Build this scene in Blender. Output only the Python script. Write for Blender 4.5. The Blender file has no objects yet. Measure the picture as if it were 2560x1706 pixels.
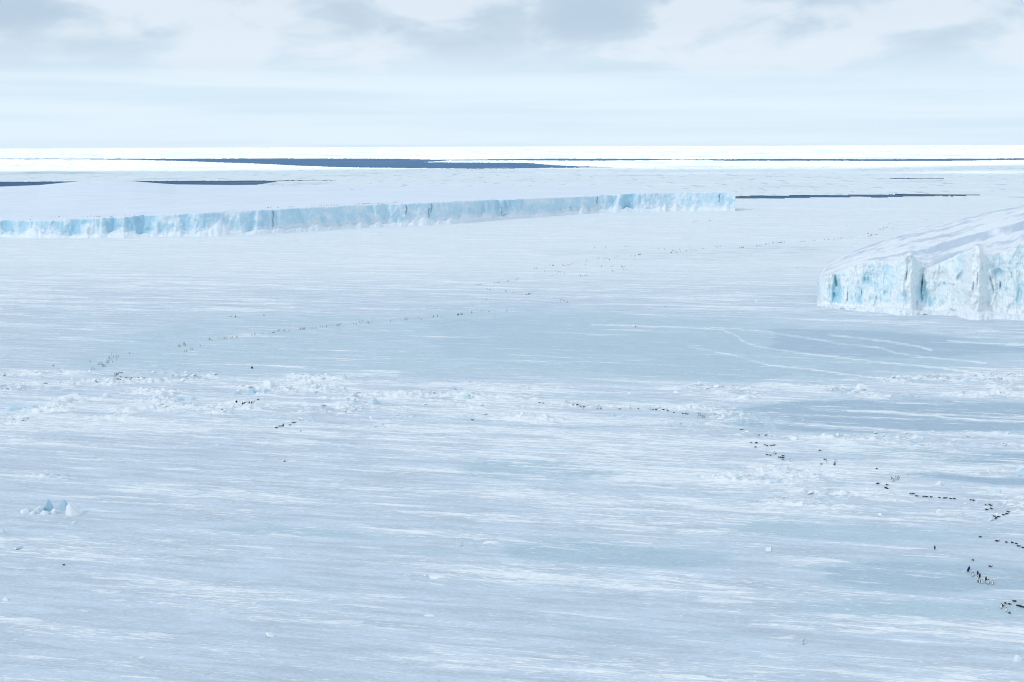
import bpy, math, random
import numpy as np
from mathutils import Matrix, Vector

random.seed(7)
C = bpy.context.scene.collection
SC = bpy.context.scene

# ------------------------------------------------------------------ camera
CAM_H = 110.0                      # aerial view, about 110 m above the sea ice
F_PX = 2560 * 50.0 / 36.0          # 50 mm lens, in pixels of the 2560 px wide photograph
PITCH = math.atan((853 - 357.0) / F_PX)
ROLL = math.radians(0.2)
_f = Vector((0, math.cos(PITCH), -math.sin(PITCH)))
_r0 = Vector((1, 0, 0)); _u0 = Vector((0, math.sin(PITCH), math.cos(PITCH)))
_r = _r0 * math.cos(ROLL) - _u0 * math.sin(ROLL)
_u = _u0 * math.cos(ROLL) + _r0 * math.sin(ROLL)
cam_data = bpy.data.cameras.new('camera')
cam_data.lens = 50; cam_data.sensor_width = 36; cam_data.clip_start = 1; cam_data.clip_end = 200000
cam = bpy.data.objects.new('camera', cam_data); C.objects.link(cam)
cam.matrix_world = Matrix(((_r.x, _u.x, -_f.x, 0), (_r.y, _u.y, -_f.y, 0), (_r.z, _u.z, -_f.z, CAM_H), (0, 0, 0, 1)))
SC.camera = cam

# ------------------------------------------------------------------ view, sun, sky
SC.view_settings.view_transform = 'Standard'; SC.view_settings.look = 'None'
SC.view_settings.gamma = 1.0; SC.view_settings.use_curve_mapping = False
SC.view_settings.exposure = EXPOSURE = 0.18
SC.cycles.max_bounces = 8; SC.cycles.diffuse_bounces = 3; SC.cycles.transparent_max_bounces = 12
SC.cycles.use_denoising = True; SC.cycles.denoising_prefilter = 'FAST'; SC.cycles.filter_width = 1.05
SC.cycles.caustics_reflective = False; SC.cycles.caustics_refractive = False

SUN_EL, SUN_AZ = math.radians(33), math.radians(232)     # azimuth clockwise from the view direction: behind, to the left
sun_dir = Vector((math.sin(SUN_AZ) * math.cos(SUN_EL), math.cos(SUN_AZ) * math.cos(SUN_EL), math.sin(SUN_EL)))
sun = bpy.data.lights.new('sun', 'SUN'); sun.energy = 3.6; sun.angle = math.radians(5); sun.color = (1.0, 0.975, 0.94)
so = bpy.data.objects.new('sun', sun); C.objects.link(so)
so.rotation_euler = sun_dir.to_track_quat('Z', 'Y').to_euler()


class NT:
    """short hand for node trees"""
    def __init__(s, tree):
        s.t = tree; s.n = tree.nodes; s.l = tree.links

    def new(s, kind, **kw):
        nd = s.n.new(kind)
        ins = kw.pop('ins', {})
        for k, v in kw.items():
            setattr(nd, k, v)
        for k, v in ins.items():
            s.put(nd.inputs[k], v)
        return nd

    def put(s, sock, v):
        if hasattr(v, 'is_linked') or isinstance(v, bpy.types.NodeSocket):
            s.l.new(v, sock)
        else:
            sock.default_value = v

    def math(s, op, a, b=0.0, c=None, clamp=False):
        nd = s.n.new('ShaderNodeMath'); nd.operation = op; nd.use_clamp = clamp
        s.put(nd.inputs[0], a); s.put(nd.inputs[1], b)
        if c is not None:
            s.put(nd.inputs[2], c)
        return nd.outputs[0]

    def ramp(s, v, lo, hi, o0=0.0, o1=1.0, smooth=True):
        nd = s.n.new('ShaderNodeMapRange'); nd.interpolation_type = 'SMOOTHSTEP' if smooth else 'LINEAR'
        for i, x in enumerate((v, lo, hi, o0, o1)):
            s.put(nd.inputs[i], x)
        return nd.outputs[0]

    def mix(s, fac, a, b):
        nd = s.n.new('ShaderNodeMix'); nd.data_type = 'RGBA'
        s.put(nd.inputs[0], fac); s.put(nd.inputs[6], a); s.put(nd.inputs[7], b)
        return nd.outputs[2]

    def noise(s, vec, scale, detail=4.0, rough=0.55, dist=0.0):
        nd = s.n.new('ShaderNodeTexNoise')
        s.put(nd.inputs['Vector'], vec); nd.inputs['Scale'].default_value = scale
        nd.inputs['Detail'].default_value = detail; nd.inputs['Roughness'].default_value = rough
        nd.inputs['Distortion'].default_value = dist
        return nd.outputs[0]

    def mapping(s, vec, scale=(1, 1, 1), rot=(0, 0, 0), loc=(0, 0, 0)):
        nd = s.n.new('ShaderNodeMapping')
        s.put(nd.inputs[0], vec); nd.inputs['Scale'].default_value = scale
        nd.inputs['Rotation'].default_value = rot; nd.inputs['Location'].default_value = loc
        return nd.outputs[0]


def rgb(r, g, b):
    return (r, g, b, 1.0)


SKY_SHIFT = (4.4, 6.3, 0.7)
world = bpy.data.worlds.new('World'); SC.world = world; world.use_nodes = True
w = NT(world.node_tree); w.n.clear()
wo = w.new('ShaderNodeOutputWorld')
sky = w.new('ShaderNodeTexSky', sky_type='NISHITA', sun_disc=False)
sky.sun_elevation = SUN_EL; sky.sun_rotation = SUN_AZ
sky.altitude = 100; sky.air_density = 1.0; sky.dust_density = 0.6; sky.ozone_density = 1.2
bg_sky = w.new('ShaderNodeBackground', ins={'Color': sky.outputs[0], 'Strength': 0.10})
# thin cloud: layers flattening towards the horizon
tc = w.new('ShaderNodeTexCoord')
sep = w.new('ShaderNodeSeparateXYZ', ins={0: tc.outputs['Generated']})
zc = w.math('MAXIMUM', sep.outputs[2], 0.0)
c1 = w.noise(w.mapping(tc.outputs['Generated'], scale=(5.4, 5.4, 15.0), loc=SKY_SHIFT), 1.0, 6.0, 0.5, 0.5)
c2 = w.noise(w.mapping(tc.outputs['Generated'], scale=(2.4, 2.4, 62.0), loc=(5, 2, 1.3)), 1.0, 5.0, 0.5, 0.3)
c3 = w.noise(w.mapping(tc.outputs['Generated'], scale=(14, 14, 34.0), loc=(1, 8, 4)), 1.0, 5.0, 0.5, 0.4)
high = w.ramp(zc, 0.036, 0.088)
puff = w.math('ADD', w.math('MULTIPLY', c1, 0.62), w.math('MULTIPLY', c3, 0.38))
grey = w.math('MULTIPLY', w.ramp(puff, 0.435, 0.58), high, clamp=True)
white = w.math('MULTIPLY', w.ramp(puff, 0.515, 0.43), w.ramp(zc, 0.03, 0.06), clamp=True)
band = w.ramp(c2, 0.38, 0.62)
veil = w.mix(band, rgb(0.610, 0.750, 0.870), rgb(0.685, 0.810, 0.905))
veil = w.mix(w.math('MULTIPLY', high, 0.85), veil, rgb(0.530, 0.640, 0.745))
veil = w.mix(w.math('MULTIPLY', white, 0.7), veil, rgb(0.715, 0.785, 0.865))
veil = w.mix(w.math('MULTIPLY', grey, 0.8), veil, rgb(0.415, 0.535, 0.670))
bg_cl = w.new('ShaderNodeBackground', ins={'Color': veil, 'Strength': 1.0})
cover = w.math('ADD', 0.87, w.math('MULTIPLY', c2, 0.15), clamp=True)
mx = w.new('ShaderNodeMixShader', ins={0: cover, 1: bg_sky.outputs[0], 2: bg_cl.outputs[0]})
w.l.new(mx.outputs[0], wo.inputs[0])


# ------------------------------------------------------------------ helpers
def ray(px, py):
    px = np.asarray(px, float); py = np.asarray(py, float)
    a = (px - 1280) / F_PX; b = (853 - py) / F_PX
    return (a * _r.x + b * _u.x + _f.x, a * _r.y + b * _u.y + _f.y, a * _r.z + b * _u.z + _f.z)


def ground_at(px, py, z=0.0):
    """the point at height z that the photograph shows at pixel px, py"""
    x, y, k = ray(px, py); t = (z - CAM_H) / k
    return x * t, y * t


def height_at(px, py, dist):
    """height of what shows at px, py and stands at this horizontal distance"""
    x, y, k = ray(px, py); t = dist / np.hypot(x, y)
    return x * t, y * t, CAM_H + k * t


def to_px(X, Y, Z=0.0):
    dz = Z - CAM_H
    a = X * _r.x + Y * _r.y + dz * _r.z; b = X * _u.x + Y * _u.y + dz * _u.z; c = X * _f.x + Y * _f.y + dz * _f.z
    c = np.where(c > 1.0, c, np.nan)
    return 1280 + F_PX * a / c, 853 - F_PX * b / c


def _hash(ix, iy, seed):
    h = (ix.astype(np.int64) * 374761393 + iy.astype(np.int64) * 668265263 + seed * 1442695041) & 0xFFFFFFFF
    h = ((h ^ (h >> 13)) * 1274126177) & 0xFFFFFFFF
    return h ^ (h >> 16)


def pn(x, y, seed=0):
    """gradient noise, about -1..1"""
    x, y = np.broadcast_arrays(np.asarray(x, float), np.asarray(y, float))
    ix = np.floor(x); iy = np.floor(y); fx = x - ix; fy = y - iy
    ux = fx * fx * fx * (fx * (fx * 6 - 15) + 10); uy = fy * fy * fy * (fy * (fy * 6 - 15) + 10)

    def g(dx, dy):
        a = _hash(ix + dx, iy + dy, seed) * (2 * math.pi / 4294967296.0)
        return np.cos(a) * (fx - dx) + np.sin(a) * (fy - dy)
    a = g(0, 0); b = g(1, 0); c = g(0, 1); d = g(1, 1)
    return 1.5 * ((a + (b - a) * ux) * (1 - uy) + (c + (d - c) * ux) * uy)


def fbm(x, y, oct=4, seed=0, gain=0.5):
    s = 0; a = 1.0; n = 0
    for k in range(oct):
        s = s + a * pn(np.asarray(x) * 2 ** k, np.asarray(y) * 2 ** k, seed + k * 17); n += a; a *= gain
    return s / n


def sstep(v, lo, hi):
    t = np.clip((v - lo) / (hi - lo), 0, 1); return t * t * (3 - 2 * t)


def mesh_np(name, V, Q, mats, attrs=None, smooth=True, mat_idx=None):
    V = np.ascontiguousarray(V, np.float32); Q = np.ascontiguousarray(Q, np.int32)
    k = Q.shape[1]
    me = bpy.data.meshes.new(name)
    me.vertices.add(len(V)); me.vertices.foreach_set('co', V.ravel())
    me.loops.add(Q.size); me.loops.foreach_set('vertex_index', Q.ravel())
    me.polygons.add(len(Q)); me.polygons.foreach_set('loop_start', np.arange(0, Q.size, k, dtype=np.int32))
    me.polygons.foreach_set('use_smooth', np.full(len(Q), smooth, bool))
    for m in (mats if isinstance(mats, (list, tuple)) else [mats]):
        me.materials.append(m)
    if mat_idx is not None:
        me.polygons.foreach_set('material_index', np.ascontiguousarray(mat_idx, np.int32))
    me.update(calc_edges=True)
    for a, v in (attrs or {}).items():
        me.attributes.new(a, 'FLOAT', 'POINT').data.foreach_set('value', np.ascontiguousarray(v, np.float32))
    return me


def grid_quads(nr, nc, wrap=False):
    i = np.arange(nr - 1)[:, None]; j = np.arange(nc if wrap else nc - 1)[None, :]
    j2 = (j + 1) % nc
    a = i * nc + j; b = i * nc + j2; c = (i + 1) * nc + j2; d = (i + 1) * nc + j
    return np.stack([a, b, c, d], -1).reshape(-1, 4)


def add(name, me, parent=None, label=None, cat=None, group=None, kind=None, loc=None, rot=None):
    o = bpy.data.objects.new(name, me); C.objects.link(o)
    if parent is not None:
        o.parent = parent
    for k, v in (('label', label), ('category', cat), ('group', group), ('kind', kind)):
        if v:
            o[k] = v
    if loc is not None:
        o.location = loc
    if rot is not None:
        o.rotation_euler = rot
    return o


def material(name, rough=0.6, spec=0.25):
    m = bpy.data.materials.new(name); m.use_nodes = True
    t = NT(m.node_tree)
    b = t.n['Principled BSDF']; b.inputs['Roughness'].default_value = rough
    b.inputs['Specular IOR Level'].default_value = spec
    return m, t, b


# ------------------------------------------------------------------ materials
WIND = math.radians(14.0)          # the wind has combed the snow along this line
SNOW, CRUST, ICE = (0.95, 0.975, 0.98), (0.635, 0.72, 0.795), (0.535, 0.665, 0.735)


def make_ground_material():
    m, t, b = material('wind_packed_snow', 0.65, 0.15)
    pos = t.new('ShaderNodeNewGeometry').outputs['Position']
    flow = t.mapping(pos, rot=(0, 0, WIND))
    att = lambda n: t.new('ShaderNodeAttribute', attribute_name=n).outputs['Fac']
    drift, ice, far = att('drift'), att('ice'), att('far')
    s1 = t.noise(t.mapping(flow, scale=(1 / 24, 1 / 3.0, 0)), 1.0, 4.0, 0.6, 0.5)
    s2 = t.noise(t.mapping(flow, scale=(1 / 4.2, 1 / 0.62, 0), loc=(31, 7, 0)), 1.0, 4.0, 0.65, 0.4)
    s3 = t.noise(t.mapping(flow, scale=(1 / 95, 1 / 16, 0), loc=(3, 57, 0)), 1.0, 4.0, 0.6, 0.5)
    s4 = t.noise(t.mapping(flow, scale=(1 / 34, 1 / 4.2, 0), loc=(71, 19, 0)), 1.0, 3.0, 0.6, 0.4)
    fine = t.noise(t.mapping(pos, scale=(0.9, 0.9, 0)), 1.0, 3.0, 0.65, 0.0)
    cov = t.ramp(t.math('ADD', drift, t.math('MULTIPLY', t.math('SUBTRACT', s3, 0.5), 2.4)), -0.25, 0.6)
    dash = t.ramp(t.math('ADD', s2, t.math('MULTIPLY', cov, 0.13)), 0.62, 0.685)
    strk = t.ramp(t.math('ADD', s1, t.math('MULTIPLY', cov, 0.14)), 0.635, 0.70)
    mass = t.ramp(t.math('ADD', drift, t.math('MULTIPLY', t.math('SUBTRACT', fine, 0.5), 0.9)), 0.42, 1.0)
    df = t.math('ADD', t.math('MULTIPLY', dash, 0.7), t.math('MULTIPLY', strk, 0.62))
    wide = t.ramp(t.math('ADD', s3, t.math('MULTIPLY', drift, 0.16)), 0.55, 0.68)
    df = t.math('ADD', df, t.math('MULTIPLY', wide, t.ramp(far, 0, 1, 0.22, 0.24)))
    df = t.math('ADD', df, t.math('MULTIPLY', mass, 0.75))
    df = t.math('ADD', df, t.math('MULTIPLY', t.math('SUBTRACT', fine, 0.5), 0.45), clamp=True)
    i = t.math('ADD', ice, t.math('MULTIPLY', t.math('SUBTRACT', s3, 0.5), 2.4))
    i = t.math('ADD', i, t.math('MULTIPLY', t.math('SUBTRACT', s4, 0.5), 1.7))
    i = t.math('SUBTRACT', i, t.math('MULTIPLY', t.math('SUBTRACT', s2, 0.5), 0.7))
    fi = t.ramp(i, 0.15, 0.80)
    tone = t.mix(t.ramp(s4, 0.36, 0.66), rgb(*[c * 1.05 for c in CRUST]), rgb(*[c * 0.90 for c in CRUST]))
    tone = t.mix(far, tone, t.mix(t.ramp(s3, 0.36, 0.62), rgb(0.78, 0.85, 0.885), rgb(0.845, 0.90, 0.92)))  # paler distance tone: the brighter light out there, put into the colour
    col = t.mix(fi, tone, rgb(*ICE))
    col = t.mix(t.math('MULTIPLY', fi, t.ramp(ice, 0.84, 1.2)), col, rgb(0.43, 0.555, 0.655))
    col = t.mix(df, col, rgb(*SNOW))
    g1 = t.noise(t.mapping(flow, scale=(1 / 1.5, 1 / 0.6, 0), loc=(5, 3, 0)), 1.0, 3.0, 0.7)
    g2 = t.noise(t.mapping(flow, scale=(1 / 16, 1 / 6, 0), loc=(15, 33, 0)), 1.0, 4.0, 0.75)
    gr = t.math('ADD', t.math('MULTIPLY', t.math('SUBTRACT', g1, 0.5), 0.40), t.math('MULTIPLY', t.math('SUBTRACT', g2, 0.5), 0.34))
    hsv = t.new('ShaderNodeHueSaturation', ins={'Color': col, 'Value': t.math('ADD', gr, 1.0)})
    col = hsv.outputs[0]
    t.put(b.inputs['Base Color'], col)
    hgt = t.math('ADD', t.math('MULTIPLY', s2, 0.35), t.math('MULTIPLY', fine, 0.10))
    bump = t.new('ShaderNodeBump', ins={'Height': hgt, 'Strength': 0.9, 'Distance': 1.0})
    t.l.new(bump.outputs[0], b.inputs['Normal'])
    t.put(b.inputs['Roughness'], t.ramp(fi, 0, 1, 0.7, 0.5))
    return m


def make_water_material():
    m, t, b = material('open_sea_water', 0.6, 0.02)
    pos = t.new('ShaderNodeNewGeometry').outputs['Position']
    n = t.noise(t.mapping(pos, scale=(1 / 60, 1 / 14, 0)), 1.0, 6.0, 0.6, 0.2)
    thin = t.noise(t.mapping(pos, scale=(1 / 420, 1 / 260, 0), loc=(2, 9, 0)), 1.0, 6.0, 0.65, 0.6)
    sea = t.mix(n, rgb(0.050, 0.110, 0.205), rgb(0.090, 0.180, 0.320))
    t.put(b.inputs['Base Color'], t.mix(t.ramp(thin, 0.56, 0.70), sea, rgb(0.17, 0.25, 0.36)))
    bump = t.new('ShaderNodeBump', ins={'Height': n, 'Strength': 0.5, 'Distance': 3.0})
    t.l.new(bump.outputs[0], b.inputs['Normal'])
    return m


def make_ice_material(name, deep, pale, snow, scale, grime=0.0):
    """glacier ice: attribute blue picks the deep colour, snow the white, dirt the grey band"""
    m, t, b = material(name, 0.5, 0.3)
    pos = t.new('ShaderNodeNewGeometry').outputs['Position']
    att = lambda n: t.new('ShaderNodeAttribute', attribute_name=n).outputs['Fac']
    n1 = t.noise(t.mapping(pos, scale=(1 / scale, 1 / scale, 0.35 / scale)), 1.0, 6.0, 0.6, 0.6)
    n2 = t.noise(t.mapping(pos, scale=(4 / scale, 4 / scale, 1.6 / scale), loc=(9, 4, 1)), 1.0, 6.0, 0.65, 0.3)
    bl = t.ramp(t.math('ADD', att('blue'), t.math('MULTIPLY', t.math('SUBTRACT', n1, 0.5), 1.1)), 0.15, 0.95)
    col = t.mix(bl, rgb(*pale), rgb(*deep))
    sn = t.math('ADD', att('snow'), t.math('MULTIPLY', t.math('SUBTRACT', n2, 0.5), 1.2))
    col = t.mix(t.ramp(sn, 0.22, 0.80), col, rgb(*snow))
    dr = t.math('MULTIPLY', att('dirt_and_shade'), t.ramp(n2, 0.42, 0.70))
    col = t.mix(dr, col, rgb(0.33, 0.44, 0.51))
    t.put(b.inputs['Base Color'], col)
    bump = t.new('ShaderNodeBump', ins={'Height': n2, 'Strength': 0.9, 'Distance': scale * 0.10})
    t.l.new(bump.outputs[0], b.inputs['Normal'])
    return m


def make_snow_material(name, a, c, scale=20.0):
    m, t, b = material(name, 0.7, 0.12)
    pos = t.new('ShaderNodeNewGeometry').outputs['Position']
    st = t.new('ShaderNodeAttribute', attribute_name='streak').outputs['Fac']
    n1 = t.noise(t.mapping(pos, rot=(0, 0, WIND), scale=(1 / (scale * 4), 1 / scale, 1 / scale)), 1.0, 5.0, 0.6, 0.4)
    f = t.ramp(t.math('ADD', st, t.math('MULTIPLY', t.math('SUBTRACT', n1, 0.5), 1.0)), -0.35, 0.75)
    t.put(b.inputs['Base Color'], t.mix(f, rgb(*a), rgb(*c)))
    bump = t.new('ShaderNodeBump', ins={'Height': n1, 'Strength': 0.7, 'Distance': 1.2})
    t.l.new(bump.outputs[0], b.inputs['Normal'])
    return m


def plain(name, col, rough, spec, vary=0.15, scale=3.0):
    m, t, b = material(name, rough, spec)
    n = t.noise(t.new('ShaderNodeTexCoord').outputs['Object'], scale, 4.0, 0.6)
    t.put(b.inputs['Base Color'], t.mix(n, rgb(*[c * (1 - vary) for c in col]), rgb(*[min(1, c * (1 + vary)) for c in col])))
    return m


M_GROUND = make_ground_material()
M_WATER = make_water_material()
M_SHELF_ICE = make_ice_material('shelf_ice', (0.45, 0.71, 0.86), (0.61, 0.82, 0.94), (0.80, 0.905, 0.965), 26.0)
M_BERG_ICE = make_ice_material('iceberg_ice', (0.48, 0.75, 0.87), (0.80, 0.935, 0.975), (0.915, 0.965, 0.98), 12.0)
M_BLOCK_ICE = make_ice_material('sea_ice_block', (0.47, 0.68, 0.80), (0.70, 0.84, 0.91), (0.90, 0.935, 0.955), 1.6)
M_SHELF_SNOW = make_snow_material('shelf_snow', (0.74, 0.805, 0.88), (0.83, 0.885, 0.94), 24.0)
M_BERG_SNOW = make_snow_material('iceberg_snow', (0.56, 0.65, 0.74), (0.86, 0.90, 0.93), 6.0)
M_APRON = make_snow_material('apron_snow', (0.78, 0.86, 0.93), (0.87, 0.92, 0.96), 9.0)
M_BLACK = plain('penguin_black', (0.012, 0.014, 0.020), 0.5, 0.3)
M_WHITE = plain('penguin_white', (0.78, 0.79, 0.78), 0.7, 0.2, 0.05)
M_YELLOW = plain('penguin_yellow', (0.22, 0.14, 0.045), 0.6, 0.2)

# ------------------------------------------------------------------ sea ice
# Bare-ice patches, rubble belts and drift belts, noted where the photograph shows them (x, upper y, lower y), then laid on the plain.
BARE = [  # (strength, softness px, xs, upper, lower)
    (0.62, 16, [180, 300, 500, 800, 1100, 1500, 1900], [862, 848, 815, 790, 780, 780, 792], [918, 926, 936, 950, 956, 960, 962]),
    (0.92, 18, [1050, 1400, 1800, 2100, 2350, 2700], [800, 786, 794, 814, 838, 880], [900, 930, 955, 946, 925, 890]),
    (1.12, 8, [1900, 2150, 2350, 2500, 2700], [812, 822, 838, 858, 872], [880, 900, 902, 888, 884]),
    (1.2, 9, [1740, 1850, 2000, 2250, 2420, 2700], [1040, 1018, 998, 990, 996, 1015], [1044, 1068, 1080, 1088, 1082, 1072]),
    (1.15, 6, [2080, 2250, 2420, 2700], [1128, 1118, 1128, 1130], [1136, 1140, 1156, 1165]),
    (1.25, 5, [2180, 2330, 2480, 2700], [1180, 1182, 1196, 1200], [1186, 1196, 1214, 1222]),
    (0.95, 8, [1120, 1260, 1420, 1560], [1160, 1146, 1150, 1172], [1172, 1192, 1198, 1180]),
    (0.6, 9, [520, 640, 760, 900, 1060], [1320, 1304, 1316, 1332, 1346], [1330, 1338, 1346, 1350, 1354]),
    (0.98, 9, [1240, 1400, 1560, 1720, 1860], [1366, 1350, 1368, 1380, 1392], [1390, 1408, 1418, 1424, 1408]),
    (0.55, 9, [1000, 1130, 1280], [1376, 1370, 1372], [1384, 1392, 1396]),
    (1.05, 12, [2040, 2200, 2400, 2700], [1420, 1404, 1412, 1426], [1450, 1474, 1484, 1470]),
    (0.5, 12, [600, 900, 1050], [1448, 1446, 1462], [1468, 1470, 1470]),
    (0.5, 14, [1380, 1600, 1950], [1544, 1548, 1576], [1566, 1590, 1604]),
    (0.6, 6, [1360, 1450, 1580, 1740], [990, 984, 992, 1000], [1000, 1004, 1008, 1006]),
    (0.5, 8, [640, 900, 1100], [1010, 1020, 1030], [1018, 1028, 1040]),
    (0.75, 10, [1800, 2100, 2500], [1300, 1316, 1330], [1330, 1352, 1360]),
    (0.85, 10, [2000, 2300, 2700], [1500, 1496, 1510], [1526, 1530, 1536]),
    (0.35, 14, [1350, 1700, 2100], [628, 622, 618], [640, 650, 640]),
]
RUBBLE = [
    (0.9, 4, [20, 110, 240], [1272, 1268, 1274], [1288, 1292, 1290]),
    (1.0, 10, [-300, 200, 550, 900, 1200, 1420], [925, 928, 928, 952, 962, 985], [1062, 1052, 1046, 1048, 1040, 1000]),
    (1.0, 9, [1250, 1400, 1600, 1800, 1990], [1014, 1004, 1004, 1018, 1040], [1052, 1080, 1090, 1080, 1060]),
    (1.0, 7, [1700, 1850, 2050, 2300, 2700], [960, 966, 955, 940, 915], [990, 1002, 992, 992, 990]),
    (0.85, 6, [1840, 2000, 2200, 2700], [1078, 1080, 1084, 1075], [1110, 1120, 1126, 1122]),
    (0.95, 8, [1780, 1950, 2150, 2400, 2700], [1160, 1160, 1165, 1170, 1168], [1222, 1226, 1180, 1182, 1188]),
    (0.9, 9, [1900, 2200, 2350, 2500, 2700], [1222, 1226, 1224, 1220, 1216], [1262, 1282, 1296, 1286, 1270]),
    (0.55, 8, [680, 900, 1050], [1062, 1062, 1068], [1082, 1084, 1078]),
    (0.6, 6, [1100, 1180, 1262], [1352, 1350, 1346], [1364, 1368, 1368]),
    (0.5, 6, [940, 1040, 1140], [1432, 1434, 1440], [1446, 1452, 1456]),
    (0.5, 6, [1040, 1100, 1180], [1530, 1526, 1526], [1540, 1544, 1536]),
    (0.6, 8, [180, 270, 360], [1640, 1636, 1640], [1660, 1666, 1660]),
    (0.5, 8, [1640, 1700, 1760], [1434, 1432, 1434], [1448, 1450, 1448]),
    (0.5, 8, [60, 130, 190], [1184, 1182, 1186], [1196, 1200, 1198]),
    (0.6, 7, [2330, 2480, 2700], [812, 826, 836], [832, 850, 866]),
    (0.35, 6, [800, 1100, 1500, 2000, 2300], [572, 566, 560, 520, 515], [592, 588, 585, 562, 555]),
]
DRIFT = [
    (0.30, 14, [-300, 500, 1200, 1500], [928, 930, 955, 985], [1130, 1110, 1100, 1060]),
    (0.28, 14, [1200, 1600, 2000, 2700], [900, 890, 935, 900], [1300, 1330, 1300, 1310]),
    (0.22, 20, [-300, 1000, 2000, 2800], [690, 690, 690, 700], [770, 765, 770, 800]),
    (0.12, 20, [1200, 1900, 2700], [1420, 1440, 1500], [1560, 1600, 1620]),
    (0.25, 8, [1250, 1500, 1750], [868, 880, 905], [905, 915, 920]),
]
TRACKS = [
    [(1480, 812), (1726, 819), (1810, 826), (1846, 842), (1854, 852), (1886, 864), (1925, 872), (2015, 885), (2137, 898), (2233, 909), (2355, 920), (2450, 935)],
    [(1780, 818), (1920, 830), (1963, 837), (2050, 850), (2094, 859), (2192, 868), (2214, 874), (2238, 883), (2300, 891), (2382, 900), (2464, 908)],
    [(1720, 866), (1850, 892), (1920, 913), (2056, 927), (2165, 943), (2260, 957)],
    [(2072, 837), (2208, 852), (2301, 867), (2328, 876)],
    [(2369, 852), (2437, 856), (2620, 863)],
    [(2118, 1026), (2273, 1035), (2464, 1052), (2620, 1058)],
]
# open leads: x, upper y, lower y
LEADS = [
    ([-400, 0, 200, 330, 480, 640, 740, 860, 980, 1030, 1080, 1130], [397.6, 397.2, 397.4, 397.4, 397.0, 396.9, 396.9, 397.0, 397.2, 398.2, 399.6, 400.4], [398.4, 398.4, 398.8, 399.8, 404, 409.5, 414.5, 418.6, 412.0, 407.5, 404.5, 401.2]),
    ([860, 980, 1150, 1280, 1330, 1380, 1450, 1530], [407, 405.8, 407.2, 407.4, 408.5, 413.5, 416.5, 418.3], [418.6, 420.2, 421.8, 421.4, 421.0, 420.0, 419.6, 418.9]),
    ([1040, 1180, 1300, 1480, 1620, 1700], [400.0, 399.4, 397.6, 397.4, 397.4, 398.6], [401.2, 401.5, 401.4, 402.0, 401.2, 399.0]),
    ([1690, 1830, 1980, 2200, 2380, 2560, 2900], [399.2, 398.6, 397.4, 398.6, 397.4, 396.4, 395.6], [399.8, 402.4, 402.2, 403.0, 402.4, 400.0, 398.4]),
    ([-700, 0, 175, 340, 640, 690], [457, 455.5, 454, 453, 452.2, 452.0], [475, 474, 474, 470, 463, 455.5]),
    ([640, 700, 760, 840], [452.3, 451.8, 451.4, 451.6], [453.9, 453.2, 452.4, 452.2]),
    ([1780, 1850, 1920, 2050, 2150, 2200, 2300, 2380, 2450], [490.6, 490.4, 490.0, 488.2, 487.6, 486.6, 486.4, 486.0, 487.2], [497, 497, 496.8, 494.0, 493.0, 494.0, 490.8, 491.4, 488.4]),
    ([2225, 2245, 2290, 2360], [445.6, 445.2, 446.2, 446.0], [447.0, 447.4, 447.3, 446.8]),
]


def bands(px, py, table, wx, wy):
    out = np.zeros_like(px)
    for k, (s, soft, xs, up_, lo_) in enumerate(table):
        top = np.interp(px, xs, up_); bot = np.interp(px, xs, lo_)
        soft = soft * 1.5; yy = py + wy * soft * 0.8
        m = sstep(yy, top - soft, top + soft * 0.6) * (1 - sstep(yy, bot - soft * 0.6, bot + soft))
        m = m * sstep(px + wx, xs[0] - 40, xs[0] + 50) * (1 - sstep(px + wx, xs[-1] - 50, xs[-1] + 40))
        out = np.maximum(out, s * m)
    return out


cw, sw = math.cos(WIND), math.sin(WIND)


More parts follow.
